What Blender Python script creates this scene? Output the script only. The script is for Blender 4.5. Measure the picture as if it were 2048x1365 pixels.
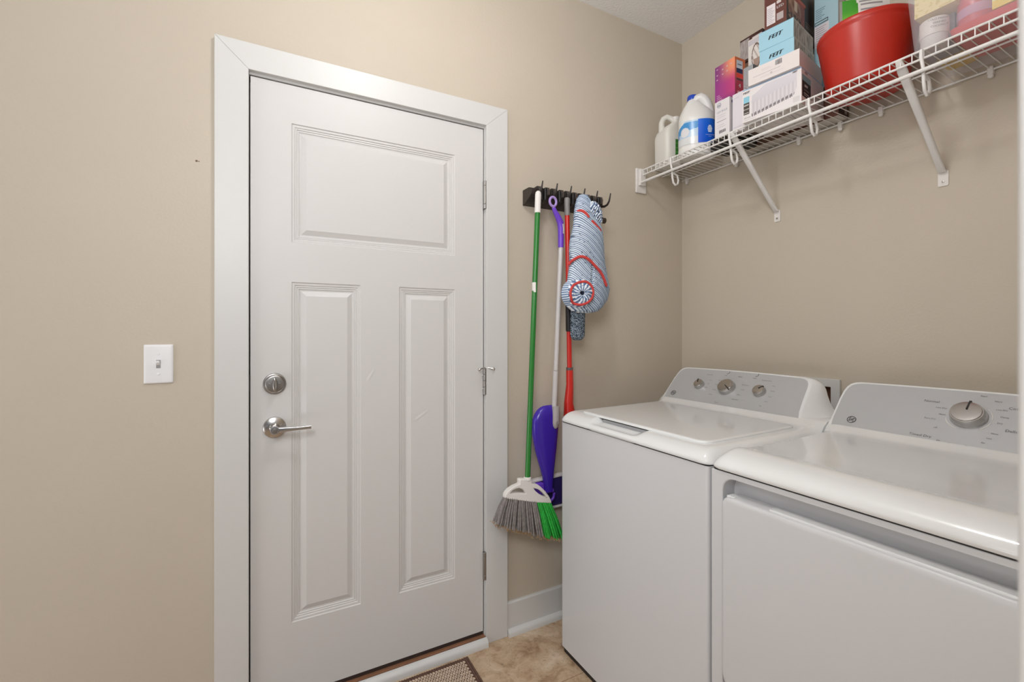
import bpy, bmesh, math, random
from mathutils import Vector, Matrix, noise
random.seed(7)
for o in list(bpy.data.objects): bpy.data.objects.remove(o)
S = bpy.context.scene
COL = S.collection
PI = math.pi

# ------------------------------------------------------------------ camera
cd = bpy.data.cameras.new('camera'); cam = bpy.data.objects.new('camera', cd); COL.objects.link(cam)
cam.location = (-1.916, -1.677, 1.26)
cam.rotation_euler = (PI/2, 0, -math.radians(28.3))
cd.sensor_width = 36.0; cd.lens = 36.0*909/2048; cd.shift_y = -19.5/2048
cd.clip_start = 0.02; cd.clip_end = 50
cd.dof.use_dof = True; cd.dof.focus_distance = 1.9; cd.dof.aperture_fstop = 9.0
S.camera = cam
# ------------------------------------------------------------------ light
def s2l(c):
    r = []
    for v in c[:3]:
        v = v/255.0
        r.append(v/12.92 if v <= .04045 else ((v+.055)/1.055)**2.4)
    return (r[0], r[1], r[2], 1.0)
w = bpy.data.worlds.new('world'); S.world = w; w.use_nodes = True
w.node_tree.nodes['Background'].inputs[0].default_value = s2l((240, 244, 250))
w.node_tree.nodes['Background'].inputs[1].default_value = 0.15
LAMP = (-1.50, -0.94, 2.765)
LAMP_STRENGTH = 51.0
def area_lamp(name, loc, target, sx, sy, watts, col):
    l = bpy.data.lights.new(name, 'AREA'); o = bpy.data.objects.new(name, l); COL.objects.link(o)
    l.shape = 'RECTANGLE'; l.size = sx; l.size_y = sy; l.energy = watts; l.color = col; o.location = loc
    o.rotation_euler = (Vector(target)-Vector(loc)).to_track_quat('-Z', 'Y').to_euler()
# added fill lights out of view, to the left and behind the camera
area_lamp('left_fill', (-5.0, -1.0, 2.0), (-.4, -.6, 1.9), 1.4, 1.2, 11, (.95, .975, 1.0))  # added fill for the shelf wall, no window stands there
area_lamp('upward_fill', (-4.2, -1.2, .3), (-1.4, -.7, 2.77), 1.4, 1.2, 18, (.95, .975, 1.0))  # added low panel aimed up to brighten the ceiling
area_lamp('camera_side_fill', (-2.2, -1.85, 1.9), (-.2, -.1, 1.9), .6, .6, 13.0, (.95, .975, 1.0))  # added soft fill beside the camera, lifts the far corner
area_lamp('hallway_fill', (-2.4, -2.8, 2.74), (-2.4, -2.8, 0), 1.0, 1.0, 17, (.96, .98, 1.0))  # added overhead fill for the lower door and wall
S.view_settings.view_transform = 'Standard'; S.view_settings.look = 'None'
S.view_settings.gamma = 1.0; S.view_settings.use_curve_mapping = False
S.view_settings.exposure = 0.22

# ------------------------------------------------------------------ materials
MC = {}
def mat(name, rgb, rough=.5, metal=0.0, bump=0.0, bscale=200.0, var=0.0, vscale=6.0, spec=None, coat=0.0, detail=3.0, bdist=.002, emit=0.0, alpha=1.0):
    if name in MC: return MC[name]
    m = bpy.data.materials.new(name); m.use_nodes = True
    nt = m.node_tree; N = nt.nodes; L = nt.links; b = N['Principled BSDF']
    b.inputs['Base Color'].default_value = s2l(rgb); b.inputs['Roughness'].default_value = rough
    b.inputs['Metallic'].default_value = metal
    if spec is not None: b.inputs['Specular IOR Level'].default_value = spec
    if coat: b.inputs['Coat Weight'].default_value = coat; b.inputs['Coat Roughness'].default_value = .08
    if emit:
        b.inputs['Emission Color'].default_value = (.975, .975, .97, 1); b.inputs['Emission Strength'].default_value = emit
    if alpha < 1: b.inputs['Alpha'].default_value = alpha
    tc = None
    if bump or var:
        tc = N.new('ShaderNodeTexCoord')
    if bump:
        n = N.new('ShaderNodeTexNoise'); n.inputs['Scale'].default_value = bscale; n.inputs['Detail'].default_value = detail
        L.new(tc.outputs['Object'], n.inputs['Vector'])
        bp = N.new('ShaderNodeBump'); bp.inputs['Strength'].default_value = bump; bp.inputs['Distance'].default_value = bdist
        L.new(n.outputs['Fac'], bp.inputs['Height']); L.new(bp.outputs['Normal'], b.inputs['Normal'])
    if var:
        n = N.new('ShaderNodeTexNoise'); n.inputs['Scale'].default_value = vscale; n.inputs['Detail'].default_value = 4
        L.new(tc.outputs['Object'], n.inputs['Vector'])
        mr = N.new('ShaderNodeMapRange'); mr.inputs[1].default_value = .3; mr.inputs[2].default_value = .7
        mr.inputs[3].default_value = 1-var; mr.inputs[4].default_value = 1+var
        L.new(n.outputs['Fac'], mr.inputs[0])
        mx = N.new('ShaderNodeVectorMath'); mx.operation = 'SCALE'; mx.inputs[0].default_value = s2l(rgb)[:3]
        L.new(mr.outputs[0], mx.inputs['Scale']); L.new(mx.outputs[0], b.inputs['Base Color'])
    MC[name] = m
    return m
def printmat(name, rough=.45, bump=0.0, bscale=400.0, spec=.4):
    if name in MC: return MC[name]
    m = mat(name, (200, 200, 200), rough, bump=bump, bscale=bscale, spec=spec)
    a = m.node_tree.nodes.new('ShaderNodeAttribute'); a.attribute_name = 'Col'
    m.node_tree.links.new(a.outputs['Color'], m.node_tree.nodes['Principled BSDF'].inputs['Base Color'])
    return m
M_wall = mat('beige_wall_paint', (198, 187, 171), .55, bump=.35, bscale=120, var=.012, vscale=3, spec=.35, bdist=.0016)
M_ceil = mat('knockdown_ceiling_paint', (240, 239, 238), .9, bump=.8, bscale=95, detail=4, bdist=.003)
M_trim = mat('white_trim_paint', (211, 210, 208), .38, bump=.06, bscale=300)
M_door = mat('white_door_paint', (210, 208, 206), .42, bump=.10, bscale=500)
M_nick = mat('satin_nickel', (196, 193, 190), .24, 1.0)
M_nickd = mat('brushed_nickel_dark', (160, 157, 154), .36, 1.0)
M_appl = mat('white_enamel_lit', (229, 230, 230), .10, spec=.55, coat=.4)  # lighter than the cabinets, overhead light put into the colour
M_cab = mat('cabinet_enamel_shaded', (209, 209, 211), .30, spec=.5, bump=.03, bscale=900)  # darker white for the fronts, their shade put into the colour
M_panel = mat('silver_console_panel', (190, 191, 193), .30, .25)
M_black = mat('black_plastic', (26, 24, 25), .5)
M_dark = mat('dark_gap', (40, 38, 38), .7)
M_ink = mat('grey_print', (92, 92, 96), .5)
M_wire = mat('white_wire_coating', (228, 226, 224), .35)
M_sw = mat('white_switch_plastic', (236, 236, 238), .35)
M_print = printmat('printed_cardboard')
M_gloss = printmat('printed_film', .22, spec=.6)
M_fuzz = printmat('chenille_fabric', .95, spec=.1)
M_green = mat('green_metal_handle', (34, 120, 42), .28, spec=.6)
M_white = mat('white_plastic', (228, 224, 220), .35)
M_purple = mat('purple_plastic', (62, 34, 170), .25, spec=.6)
M_lilac = mat('lilac_plastic', (168, 142, 206), .35)
M_vio = mat('violet_plastic', (112, 66, 200), .3, spec=.6)
M_pole = mat('pale_grey_pole', (206, 202, 202), .3)
M_red = mat('red_plastic', (200, 34, 24), .3, spec=.6)
M_grip = mat('dark_bronze_plastic', (44, 37, 34), .36)
M_gripl = mat('bronze_plastic_highlight', (104, 92, 82), .4)
M_jug = mat('milky_white_plastic', (232, 231, 228), .30, spec=.5)
M_jug2 = mat('translucent_white_plastic', (222, 219, 212), .40, spec=.5)

# floor
def floor_mat():
    m = bpy.data.materials.new('stone_look_floor'); m.use_nodes = True
    nt = m.node_tree; N = nt.nodes; L = nt.links; b = N['Principled BSDF']
    tc = N.new('ShaderNodeTexCoord')
    n1 = N.new('ShaderNodeTexNoise'); n1.inputs['Scale'].default_value = 12; n1.inputs['Detail'].default_value = 9; n1.inputs['Roughness'].default_value = .68
    n1.inputs['Distortion'].default_value = .6
    cr = N.new('ShaderNodeValToRGB'); e = cr.color_ramp.elements
    e[0].position = .30; e[0].color = s2l((146, 114, 86)); e[1].position = .74; e[1].color = s2l((222, 206, 186))
    k = e.new(.46); k.color = s2l((188, 160, 130)); k = e.new(.58); k.color = s2l((204, 180, 152))
    n2 = N.new('ShaderNodeTexVoronoi'); n2.feature = 'DISTANCE_TO_EDGE'; n2.inputs['Scale'].default_value = 9
    nd = N.new('ShaderNodeTexNoise'); nd.inputs['Scale'].default_value = 12; nd.inputs['Detail'].default_value = 5
    ad = N.new('ShaderNodeMixRGB'); ad.blend_type = 'ADD'; ad.inputs[0].default_value = .35
    L.new(tc.outputs['Object'], ad.inputs[1]); L.new(tc.outputs['Object'], nd.inputs['Vector']); L.new(nd.outputs['Color'], ad.inputs[2])
    L.new(ad.outputs[0], n2.inputs['Vector'])
    mr = N.new('ShaderNodeMapRange'); mr.inputs[1].default_value = 0; mr.inputs[2].default_value = .018; mr.inputs[3].default_value = .72; mr.inputs[4].default_value = 1
    L.new(n2.outputs['Distance'], mr.inputs[0])
    n3 = N.new('ShaderNodeTexNoise'); n3.inputs['Scale'].default_value = 85; n3.inputs['Detail'].default_value = 3
    mr3 = N.new('ShaderNodeMapRange'); mr3.inputs[1].default_value = .28; mr3.inputs[2].default_value = .42; mr3.inputs[3].default_value = .72; mr3.inputs[4].default_value = 1
    br = N.new('ShaderNodeTexBrick'); br.offset = 0; br.inputs['Scale'].default_value = 1; br.inputs['Brick Width'].default_value = .9; br.inputs['Row Height'].default_value = .45
    br.inputs['Mortar Size'].default_value = .0016; br.inputs['Color1'].default_value = (1, 1, 1, 1); br.inputs['Color2'].default_value = (.96, .96, .96, 1); br.inputs['Mortar'].default_value = (.55, .5, .45, 1)
    mp = N.new('ShaderNodeMapping'); mp.inputs['Location'].default_value = (.35, .325, 0); L.new(tc.outputs['Object'], mp.inputs[0]); L.new(mp.outputs[0], br.inputs['Vector'])
    L.new(tc.outputs['Object'], n1.inputs['Vector']); L.new(tc.outputs['Object'], n3.inputs['Vector'])
    L.new(n1.outputs['Fac'], cr.inputs[0]); L.new(n3.outputs['Fac'], mr3.inputs[0])
    x1 = N.new('ShaderNodeMixRGB'); x1.blend_type = 'MULTIPLY'; x1.inputs[0].default_value = 1; L.new(cr.outputs[0], x1.inputs[1]); L.new(mr.outputs[0], x1.inputs[2])
    x2 = N.new('ShaderNodeMixRGB'); x2.blend_type = 'MULTIPLY'; x2.inputs[0].default_value = 1; L.new(x1.outputs[0], x2.inputs[1]); L.new(br.outputs['Color'], x2.inputs[2])
    x3 = N.new('ShaderNodeMixRGB'); x3.blend_type = 'MULTIPLY'; x3.inputs[0].default_value = 1; L.new(x2.outputs[0], x3.inputs[1]); L.new(mr3.outputs[0], x3.inputs[2])
    L.new(x3.outputs[0], b.inputs['Base Color']); b.inputs['Roughness'].default_value = .42
    bp = N.new('ShaderNodeBump'); bp.inputs['Strength'].default_value = .25; bp.inputs['Distance'].default_value = .001
    L.new(n1.outputs['Fac'], bp.inputs['Height']); L.new(bp.outputs[0], b.inputs['Normal'])
    return m
M_floor = floor_mat()

# ------------------------------------------------------------------ helpers
def root_loc(p):
    v = Vector((0, 0, 0))
    while p is not None: v += p.location; p = p.parent
    return v
def obj(name, bm, m, parent=None, smooth=True, bevel=0.0, angle=40):
    """geometry is given in room coordinates; children are shifted to their thing's base"""
    bmesh.ops.recalc_face_normals(bm, faces=bm.faces[:]) if not bm.faces.layers.int.get('keep') else None
    me = bpy.data.meshes.new(name); bm.to_mesh(me); bm.free()
    o = bpy.data.objects.new(name, me); COL.objects.link(o)
    for mm in (m if isinstance(m, (list, tuple)) else [m]): me.materials.append(mm)
    if parent is not None:
        o.parent = parent; me.transform(Matrix.Translation(-root_loc(parent)))
    if smooth:
        for p in me.polygons: p.use_smooth = True
        me.set_sharp_from_angle(angle=math.radians(angle))
    if bevel:
        b = o.modifiers.new('bevel', 'BEVEL'); b.width = bevel; b.segments = 2; b.limit_method = 'ANGLE'; b.angle_limit = math.radians(40)
    return o
def thing(name, label, cat, loc, group=None):
    o = bpy.data.objects.new(name, None); COL.objects.link(o); o.location = loc; o.empty_display_size = .05
    o['label'] = label; o['category'] = cat
    if group: o['group'] = group
    return o
def tag(o, label, cat, group=None):
    o['label'] = label; o['category'] = cat
    if group: o['group'] = group
    return o
def struct(o): o['kind'] = 'structure'; return o
def nb(): return bmesh.new()
def box(bm, x0, x1, y0, y1, z0, z1):
    v = [bm.verts.new(p) for p in ((x0,y0,z0),(x1,y0,z0),(x1,y1,z0),(x0,y1,z0),(x0,y0,z1),(x1,y0,z1),(x1,y1,z1),(x0,y1,z1))]
    for f in ((3,2,1,0),(4,5,6,7),(0,1,5,4),(1,2,6,5),(2,3,7,6),(3,0,4,7)): bm.faces.new([v[i] for i in f])
    return v
def frame(t):
    t = t.normalized(); a = Vector((0, 0, 1)) if abs(t.z) < .9 else Vector((1, 0, 0))
    u = t.cross(a).normalized(); return u, t.cross(u).normalized()
def tube(bm, pts, r, n=10, closed=False, cap=True, flat=None):
    pts = [Vector(p) for p in pts]; R = r if isinstance(r, (list, tuple)) else [r]*len(pts)
    rings = []; pu = None
    for i, p in enumerate(pts):
        if closed: t = pts[(i+1) % len(pts)]-pts[i-1]
        else: t = pts[min(i+1, len(pts)-1)]-pts[max(i-1, 0)]
        t.normalize()
        if pu is None: u, v = frame(t)
        else:
            u = (pu-t*pu.dot(t)).normalized(); v = t.cross(u).normalized()
        pu = u
        rings.append([bm.verts.new(p+(u*math.cos(2*PI*k/n)+v*math.sin(2*PI*k/n))*R[i]) for k in range(n)])
    m = len(rings)
    for i in range(m if closed else m-1):
        a, b = rings[i], rings[(i+1) % m]
        off = 0
        if closed and i == m-1:
            off = min(range(n), key=lambda q: (a[0].co-b[q].co).length)
        for k in range(n):
            try: bm.faces.new((a[k], a[(k+1) % n], b[(k+1+off) % n], b[(k+off) % n]))
            except ValueError: pass
    if cap and not closed: bm.faces.new(rings[0][::-1]); bm.faces.new(rings[-1])
    return rings
def loft(bm, rings, cap=True, closed=True):
    R = [[bm.verts.new(p) for p in r] for r in rings]; n = len(R[0])
    for i in range(len(R)-1):
        for k in range(n if closed else n-1):
            bm.faces.new((R[i][k], R[i][(k+1) % n], R[i+1][(k+1) % n], R[i+1][k]))
    if cap: bm.faces.new(R[0][::-1]); bm.faces.new(R[-1])
    return R
def lathe(bm, prof, c=(0,0,0), axis=(0,0,1), n=28, cap=True):
    c = Vector(c); t = Vector(axis).normalized(); u, v = frame(t)
    return loft(bm, [[c+t*h+(u*math.cos(2*PI*k/n)+v*math.sin(2*PI*k/n))*max(r, 1e-4) for k in range(n)] for r, h in prof], cap)
def cyl(bm, c, axis, r, h, n=20): lathe(bm, [(r, 0), (r, h)], c, axis, n)
def rrect(w, h, r, n=5):
    """rounded rectangle, counter-clockwise, centred"""
    out = []
    rs = r if isinstance(r, (list, tuple)) else (r,)*4
    for (cx, cy, a, q) in ((w/2, h/2, 0, rs[0]), (-w/2, h/2, 90, rs[1]), (-w/2, -h/2, 180, rs[2]), (w/2, -h/2, 270, rs[3])):
        for k in range(n+1):
            t = math.radians(a+90*k/n)
            out.append((cx-math.copysign(q, cx)+q*math.cos(t), cy-math.copysign(q, cy)+q*math.sin(t)))
    return out
def holed(bm, outer, holes, to3):
    """planar face with holes"""
    ed = []; loops = []
    for lp in [outer]+holes:
        vs = [bm.verts.new(to3(a, b)) for a, b in lp]; loops.append(vs)
        for i in range(len(vs)): ed.append(bm.edges.new((vs[i], vs[(i+1) % len(vs)])))
    bmesh.ops.triangle_fill(bm, use_beauty=True, use_dissolve=False, edges=ed)
    return loops
def wallq(vs_a, vs_b, bm):
    n = len(vs_a)
    for i in range(n): bm.faces.new((vs_a[i], vs_a[(i+1) % n], vs_b[(i+1) % n], vs_b[i]))
# colour painting
def clay(bm): return bm.loops.layers.float_color.get('Col') or bm.loops.layers.float_color.new('Col')
def setc(bm, f, rgb):
    L = clay(bm); c = s2l(rgb)
    for l in f.loops: l[L] = c
def paint_all(bm, rgb):
    L = clay(bm); c = s2l(rgb)
    for f in bm.faces:
        for l in f.loops: l[L] = c
def pgrid(bm, o, U, V, nu, nv, fn):
    """printed rectangle: fn(u, v) gives the ink colour"""
    L = clay(bm); o, U, V = Vector(o), Vector(U), Vector(V)
    vs = [[bm.verts.new(o+U*(i/nu)+V*(j/nv)) for i in range(nu+1)] for j in range(nv+1)]
    for j in range(nv):
        for i in range(nu):
            f = bm.faces.new((vs[j][i], vs[j][i+1], vs[j+1][i+1], vs[j+1][i])); c = s2l(fn((i+.5)/nu, (j+.5)/nv))
            for l in f.loops: l[L] = c
TC = {}
def text_geo(s):
    if s in TC: return TC[s]
    cu = bpy.data.curves.new('t', 'FONT'); cu.body = s; cu.resolution_u = 2; cu.align_x = 'CENTER'; cu.align_y = 'CENTER'
    ob = bpy.data.objects.new('t', cu); COL.objects.link(ob)
    bpy.context.view_layer.update()
    me = bpy.data.meshes.new_from_object(ob)
    g = ([v.co.copy() for v in me.vertices], [list(p.vertices) for p in me.polygons])
    bpy.data.objects.remove(ob); bpy.data.curves.remove(cu); bpy.data.meshes.remove(me)
    TC[s] = g; return g
def text(bm, s, o, U, V, size, rgb=None, shear=0.0, bold=0.0, wide=1.0):
    """lettering laid on a surface at o, unit axes U (reading) and V (up)"""
    vs, fs = text_geo(s); o, U, V = Vector(o), Vector(U).normalized(), Vector(V).normalized()
    for dx in ((0,) if not bold else (-bold, 0, bold)):
        nv = [bm.verts.new(o+U*((p.x*wide+shear*p.y+dx)*size)+V*(p.y*size)) for p in vs]
        for f in fs:
            try: q = bm.faces.new([nv[i] for i in f])
            except ValueError: continue
            if rgb: setc(bm, q, rgb)
def smooth(t): t = max(0., min(1., t)); return t*t*(3-2*t)
def lerp(a, b, t): return a+(b-a)*t
def mixc(a, b, t): t = max(0., min(1., t)); return tuple(a[i]+(b[i]-a[i])*t for i in range(3))
def interp(tab, z):
    if z <= tab[0][0]: return tab[0][1:]
    for a, b in zip(tab, tab[1:]):
        if z <= b[0]:
            t = (z-a[0])/(b[0]-a[0]); return tuple(lerp(a[i], b[i], t) for i in range(1, len(a)))
    return tab[-1][1:]

# ------------------------------------------------------------------ room shell
XL, YF, H = -5.4, -1.64, 2.766
DX0, DX1, DZ = -1.975, -1.131, 2.095          # rough opening of the door
bm = nb()
# wall with the door (far wall, plane y = 0)
A = holed(bm, [(XL-.1, -.05), (DX0, -.05), (DX0, DZ), (DX1, DZ), (DX1, -.05), (.12, -.05), (.12, H+.05), (XL-.1, H+.05)], [], lambda a, b: (a, 0, b))
B = holed(bm, [(XL-.1, -.05), (DX0, -.05), (DX0, DZ), (DX1, DZ), (DX1, -.05), (.12, -.05), (.12, H+.05), (XL-.1, H+.05)], [], lambda a, b: (a, .12, b))
wallq(A[0], B[0], bm)
struct(obj('wall_back', bm, M_wall, smooth=False))
bm = nb()   # shelf wall, plane x = 0, with the recess of the laundry box
hole = [(-.535, .945), (-.720, .945), (-.720, 1.045), (-.535, 1.045)]
out = [(0, -.05), (0, H+.05), (-4.2, H+.05), (-4.2, -.05)]
A = holed(bm, out, [hole], lambda a, b: (0, a, b)); B = holed(bm, out, [hole], lambda a, b: (.12, a, b))
wallq(A[0], B[0], bm); wallq(A[1], B[1], bm)
struct(obj('wall_right', bm, M_wall, smooth=False))
bm = nb(); box(bm, XL-.1, XL, -4.2, 0, -.05, H+.05); struct(obj('wall_left', bm, M_wall, smooth=False))
bm = nb()   # near wall with the doorway the camera stands in
JX = -1.690
out = [(JX, H+.05), (JX, -.05), (0, -.05), (0, H+.05)]
A = holed(bm, out, [], lambda a, b: (a, YF, b)); B = holed(bm, out, [], lambda a, b: (a, YF-.115, b)); wallq(A[0], B[0], bm)
struct(obj('wall_front', bm, M_wall, smooth=False))
bm = nb(); box(bm, XL-.1, .12, -4.2, .14, -.08, 0); struct(obj('floor', bm, M_floor, smooth=False))
bm = nb(); box(bm, XL-.1, .12, -4.2, .12, H, H+.08); struct(obj('ceiling', bm, M_ceil, smooth=False))
# casing round the near doorway (seen as the pale strip on the right)
bm = nb()
cz = H
pr = [(JX+.006, YF), (JX+.005, YF+.0165), (JX+.0065, YF+.0185), (JX+.009, YF+.020), (JX+.09, YF+.020), (JX+.09, YF)]
loft(bm, [[(a, b, 0) for a, b in pr], [(a, b, cz) for a, b in pr]])
pr2 = [(JX, YF+.001), (JX, YF-.116), (JX+.012, YF-.116), (JX+.012, YF+.001)]
loft(bm, [[(a, b, 0) for a, b in pr2], [(a, b, H) for a, b in pr2]])
tr = struct(obj('trim_1', bm, M_trim, bevel=.001))
bm = nb()
for z, h in ((1.222, .008), (1.158, .006)): cyl(bm, (JX+.0035, YF+.012, z), (0, 0, 1), .0022, h, 10)
obj('latch_mark', bm, M_trim, tr)

# ---------------------------------------------------------------- door casing
CXL, CXR, CZT = -2.059, -1.043, 2.174; IXL, IXR, IZT = -1.968, -1.139, 2.090
bm = nb(); g = .00012
def mitre(poly, y0=-.018, y1=0):
    loft(bm, [[(a, y1, b) for a, b in poly], [(a, y0, b) for a, b in poly]])
mitre([(CXL, 0), (IXL, 0), (IXL, IZT-g), (CXL, CZT-g)])
mitre([(IXR, 0), (CXR, 0), (CXR, CZT-g), (IXR, IZT-g)])
mitre([(CXL+g, CZT), (IXL+g, IZT), (IXR-g, IZT), (CXR-g, CZT)])
tr = struct(obj('trim_2', bm, M_trim, smooth=False, bevel=.0012))
bm = nb()   # jamb and stop
box(bm, DX0, -1.9675, -.001, .121, 0, DZ); box(bm, -1.141, DX1, -.001, .121, 0, DZ); box(bm, -1.9675, -1.141, -.001, .121, 2.082, DZ)
box(bm, -1.9675, -1.952, .047, .12, 0, 2.082); box(bm, -1.157, -1.141, .047, .12, 0, 2.082); box(bm, -1.952, -1.157, .047, .12, 2.066, 2.082)
jb = struct(obj('trim_3', bm, M_trim, smooth=False))
for zc in (1.092, .945):
    bm = nb(); box(bm, -1.9695, -1.9665, -.003, .03, zc-.028, zc+.028); obj('strike_plate', bm, M_nickd, jb, bevel=.001)
bm = nb()   # dark strip in the gap round the leaf
box(bm, -1.968, -1.966, .010, .047, .03, 2.08); box(bm, -1.9665, -1.142, .012, .047, 2.079, 2.0815)
obj('gap_strip', bm, M_dark, jb)
# ---------------------------------------------------------------- door leaf
LX0, LX1, LZ0, LZ1 = -1.9635, -1.1465, .046, 2.0775
panels = [(-1.845, -1.267, 1.556, 1.952), (-1.845, -1.623, .290, 1.424), (-1.487, -1.267, .290, 1.424)]
bm = nb()
def rc(x0, x1, z0, z1): return [(x0, z0), (x1, z0), (x1, z1), (x0, z1)]
LP = holed(bm, rc(LX0, LX1, LZ0, LZ1), [rc(*p) for p in panels], lambda a, b: (a, 0, b))
prof = [(.0025, .0035), (.009, .0035), (.0115, .0065), (.0155, .0058), (.0175, .0085), (.0215, .0078), (.024, .0105), (.0285, .0110), (.030, .0105), (.0455, .0030), (.048, .0030)]
for p, lp in zip(panels, LP[1:]):
    prev = lp
    for d, y in prof:
        q = rc(p[0]+d, p[1]-d, p[2]+d, p[3]-d)
        # order the corners like the loop
        nv = []
        for v in lp:
            c = min(range(4), key=lambda k: (v.co.x-rc(*p)[k][0])**2+(v.co.z-rc(*p)[k][1])**2)
            nv.append(bm.verts.new((q[c][0], y, q[c][1])))
        wallq(prev, nv, bm); prev = nv
    bm.faces.new(prev)
back = [bm.verts.new((v.co.x, .044, v.co.z)) for v in LP[0]]; wallq(LP[0], back, bm); bm.faces.new(back)
door = struct(obj('door_1', bm, M_door, smooth=False, bevel=0))
# shallow dents in the skin
bm = nb()
for (x, z, a, L_, wd) in ((-1.592, 1.103, 58, .026, .009), (-1.402, .945, 32, .034, .010)):
    n1, n2 = 14, 8; ca, sa = math.cos(math.radians(a)), math.sin(math.radians(a)); G = []
    y0 = -.0002 if x < -1.5 else .0028
    for i in range(n1+1):
        row = []
        for j in range(n2+1):
            u, v = i/n1*2-1, j/n2*2-1
            du, dv = u*L_, v*wd
            hgt = math.sin(v*PI)*max(0, 1-u*u)**1*(1-v*v)*.0016
            row.append(bm.verts.new((x+du*ca-dv*sa, y0-abs(hgt)*.2+hgt*.5-.0003, z+du*sa+dv*ca)))
        G.append(row)
    for i in range(n1):
        for j in range(n2): bm.faces.new((G[i][j], G[i+1][j], G[i+1][j+1], G[i][j+1]))
obj('dent', bm, M_door, door)
bm = nb(); box(bm, LX0, LX1, .004, .040, .030, .0465); obj('door_sweep', bm, mat('dark_brown_rubber', (58, 46, 42), .5), door)
# deadbolt
bm = nb(); c = (-1.895, 0, 1.089)
lathe(bm, [(.034, 0), (.034, .006), (.0325, .0085), (.0295, .0095), (.028, .0088), (.0265, .0105), (.022, .0112), (.0, .0112)], c, (0, -1, 0), 40)
db = obj('deadbolt', bm, M_nickd, door)
bm = nb(); cyl(bm, (-1.895, -.010, 1.089), (0, -1, 0), .009, .006)
rings = []
for h, wx, wz in ((0, .0075, .018), (.008, .0080, .021), (.016, .0070, .022), (.021, .005, .020), (.0225, .002, .014)):
    rings.append([(-1.895+wx*math.cos(t*PI/8), -.014-h, 1.089+wz*math.sin(t*PI/8)) for t in range(16)])
loft(bm, rings); obj('thumb_turn', bm, M_nick, db)
bm = nb()
for dx in (-.0145, .0145): lathe(bm, [(.0032, 0), (.0028, .0015), (.0, .0018)], (-1.895+dx, -.0105, 1.089), (0, -1, 0), 12)
obj('screw', bm, M_nick, db)
# lever
bm = nb(); c = (-1.895, 0, .946)
lathe(bm, [(.0345, 0), (.0345, .004), (.033, .0075), (.028, .0100), (.018, .0120), (.0155, .0125), (.0135, .016), (.012, .034), (.0, .034)], c, (0, -1, 0), 40)
lv = obj('door_handle', bm, M_nick, door)
bm = nb()
lathe(bm, [(.0, .032), (.0115, .032), (.013, .036), (.013, .058), (.0115, .062), (.0, .0622)], c, (0, -1, 0), 28)
rings = []
for t in range(13):
    s = t/12; x = -1.895+.004+s*.102; wz = lerp(.0085, .0058, smooth(s*1.6)); wy = lerp(.0075, .0045, smooth(s*1.6)); yc = -.050-.003*math.sin(s*PI)
    rings.append([(x, yc+a, .946+b-.0005) for a, b in rrect(wy*2, wz*2, .0035, 3)])
loft(bm, rings); obj('lever', bm, mat('satin_chrome', (205, 205, 208), .22, 1.0), lv)
bm = nb(); lathe(bm, [(.0075, 0), (.0075, .002), (.006, .004), (0, .0045)], (-1.895, -.062, .946), (0, -1, 0), 20); obj('privacy_button', bm, M_nickd, lv)
bm = nb()
for dx, dz in ((-.0225, .006), (.021, .009)): lathe(bm, [(.003, 0), (.0026, .002), (0, .0022)], (-1.895+dx, -.010, .946+dz), (0, -1, 0), 12)
obj('screw', bm, M_nick, lv)
# hinges
for i, (z0, z1) in enumerate(((1.754, 1.867), (1.004, 1.107), (.257, .368))):
    bm = nb(); cx, cy = -1.1415, -.0085
    box(bm, -1.1478, -1.146, -.004, .002, z0, z1)
    hg = obj('hinge', bm, M_nickd, door)
    bm = nb(); cuts = [z0, lerp(z0, z1, .17), lerp(z0, z1, .83), z1] if i != 1 else [z0, lerp(z0, z1, .3), lerp(z0, z1, .55), lerp(z0, z1, .8), z1]
    for za, zb in zip(cuts, cuts[1:]): lathe(bm, [(.0078, .0004), (.0086, .0012), (.0086, zb-za-.0012), (.0078, zb-za-.0004)], (cx, cy, za), (0, 0, 1), 18)
    obj('knuckle', bm, M_nickd, hg)
    if i == 1:
        bm = nb(); zt = z1+.004
        lathe(bm, [(.008, 0), (.008, .004), (.004, .007), (0, .0075)], (cx, cy, z1), (0, 0, 1), 16)
        tube(bm, [(cx-.032, cy-.020, zt-.003), (cx-.022, cy-.016, zt), (cx, cy-.004, zt+.002), (cx+.018, cy-.012, zt), (cx+.027, cy-.018, zt-.003)], .0028, 8)
        for dx, dy in ((-.034, -.021), (.029, -.019)): lathe(bm, [(.0, -.004), (.004, -.003), (.006, 0), (.006, .003), (.004, .005), (0, .0055)], (cx+dx, cy+dy, zt-.003), (dx, dy, 0), 14)
        obj('door_stop', bm, M_nick, hg)
        bm = nb()
        for z in (z0+.022, z1-.026): lathe(bm, [(.0032, 0), (.003, .003), (0, .004)], (-1.148, -.003, z), (-.5, -1, 0), 10)
        obj('screw', bm, M_nick, hg)
# sill
bm = nb(); box(bm, -1.9675, -1.141, -.030, .12, 0, .020); box(bm, -1.9675, -1.141, -.012, .12, .018, .029)
struct(obj('trim_4', bm, mat('brown_wood_sill', (142, 100, 74), .5, bump=.2, bscale=60, var=.12, vscale=30), smooth=False, bevel=.001))
def quarter(x0, x1, name, y=-.018, r=.019, h=.024):
    bm = nb(); pr = [(y, 0), (y-r, 0)]+[(y-r*math.cos(t*PI/12), h*.35+h*.65*math.sin(t*PI/12)) for t in range(1, 6)]+[(y-r*.05, h), (y, h)]
    loft(bm, [[(x0, a, b) for a, b in pr], [(x1, a, b) for a, b in pr]]); return struct(obj(name, bm, M_trim))
quarter(-1.9675, -1.1395, 'trim_5', -.018, .022, .030)
bm = nb(); box(bm, CXR, 0, -.012, 0, 0, .128)
pr = [(0, .134), (-.008, .134), (-.012, .128), (0, .128)]
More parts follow.
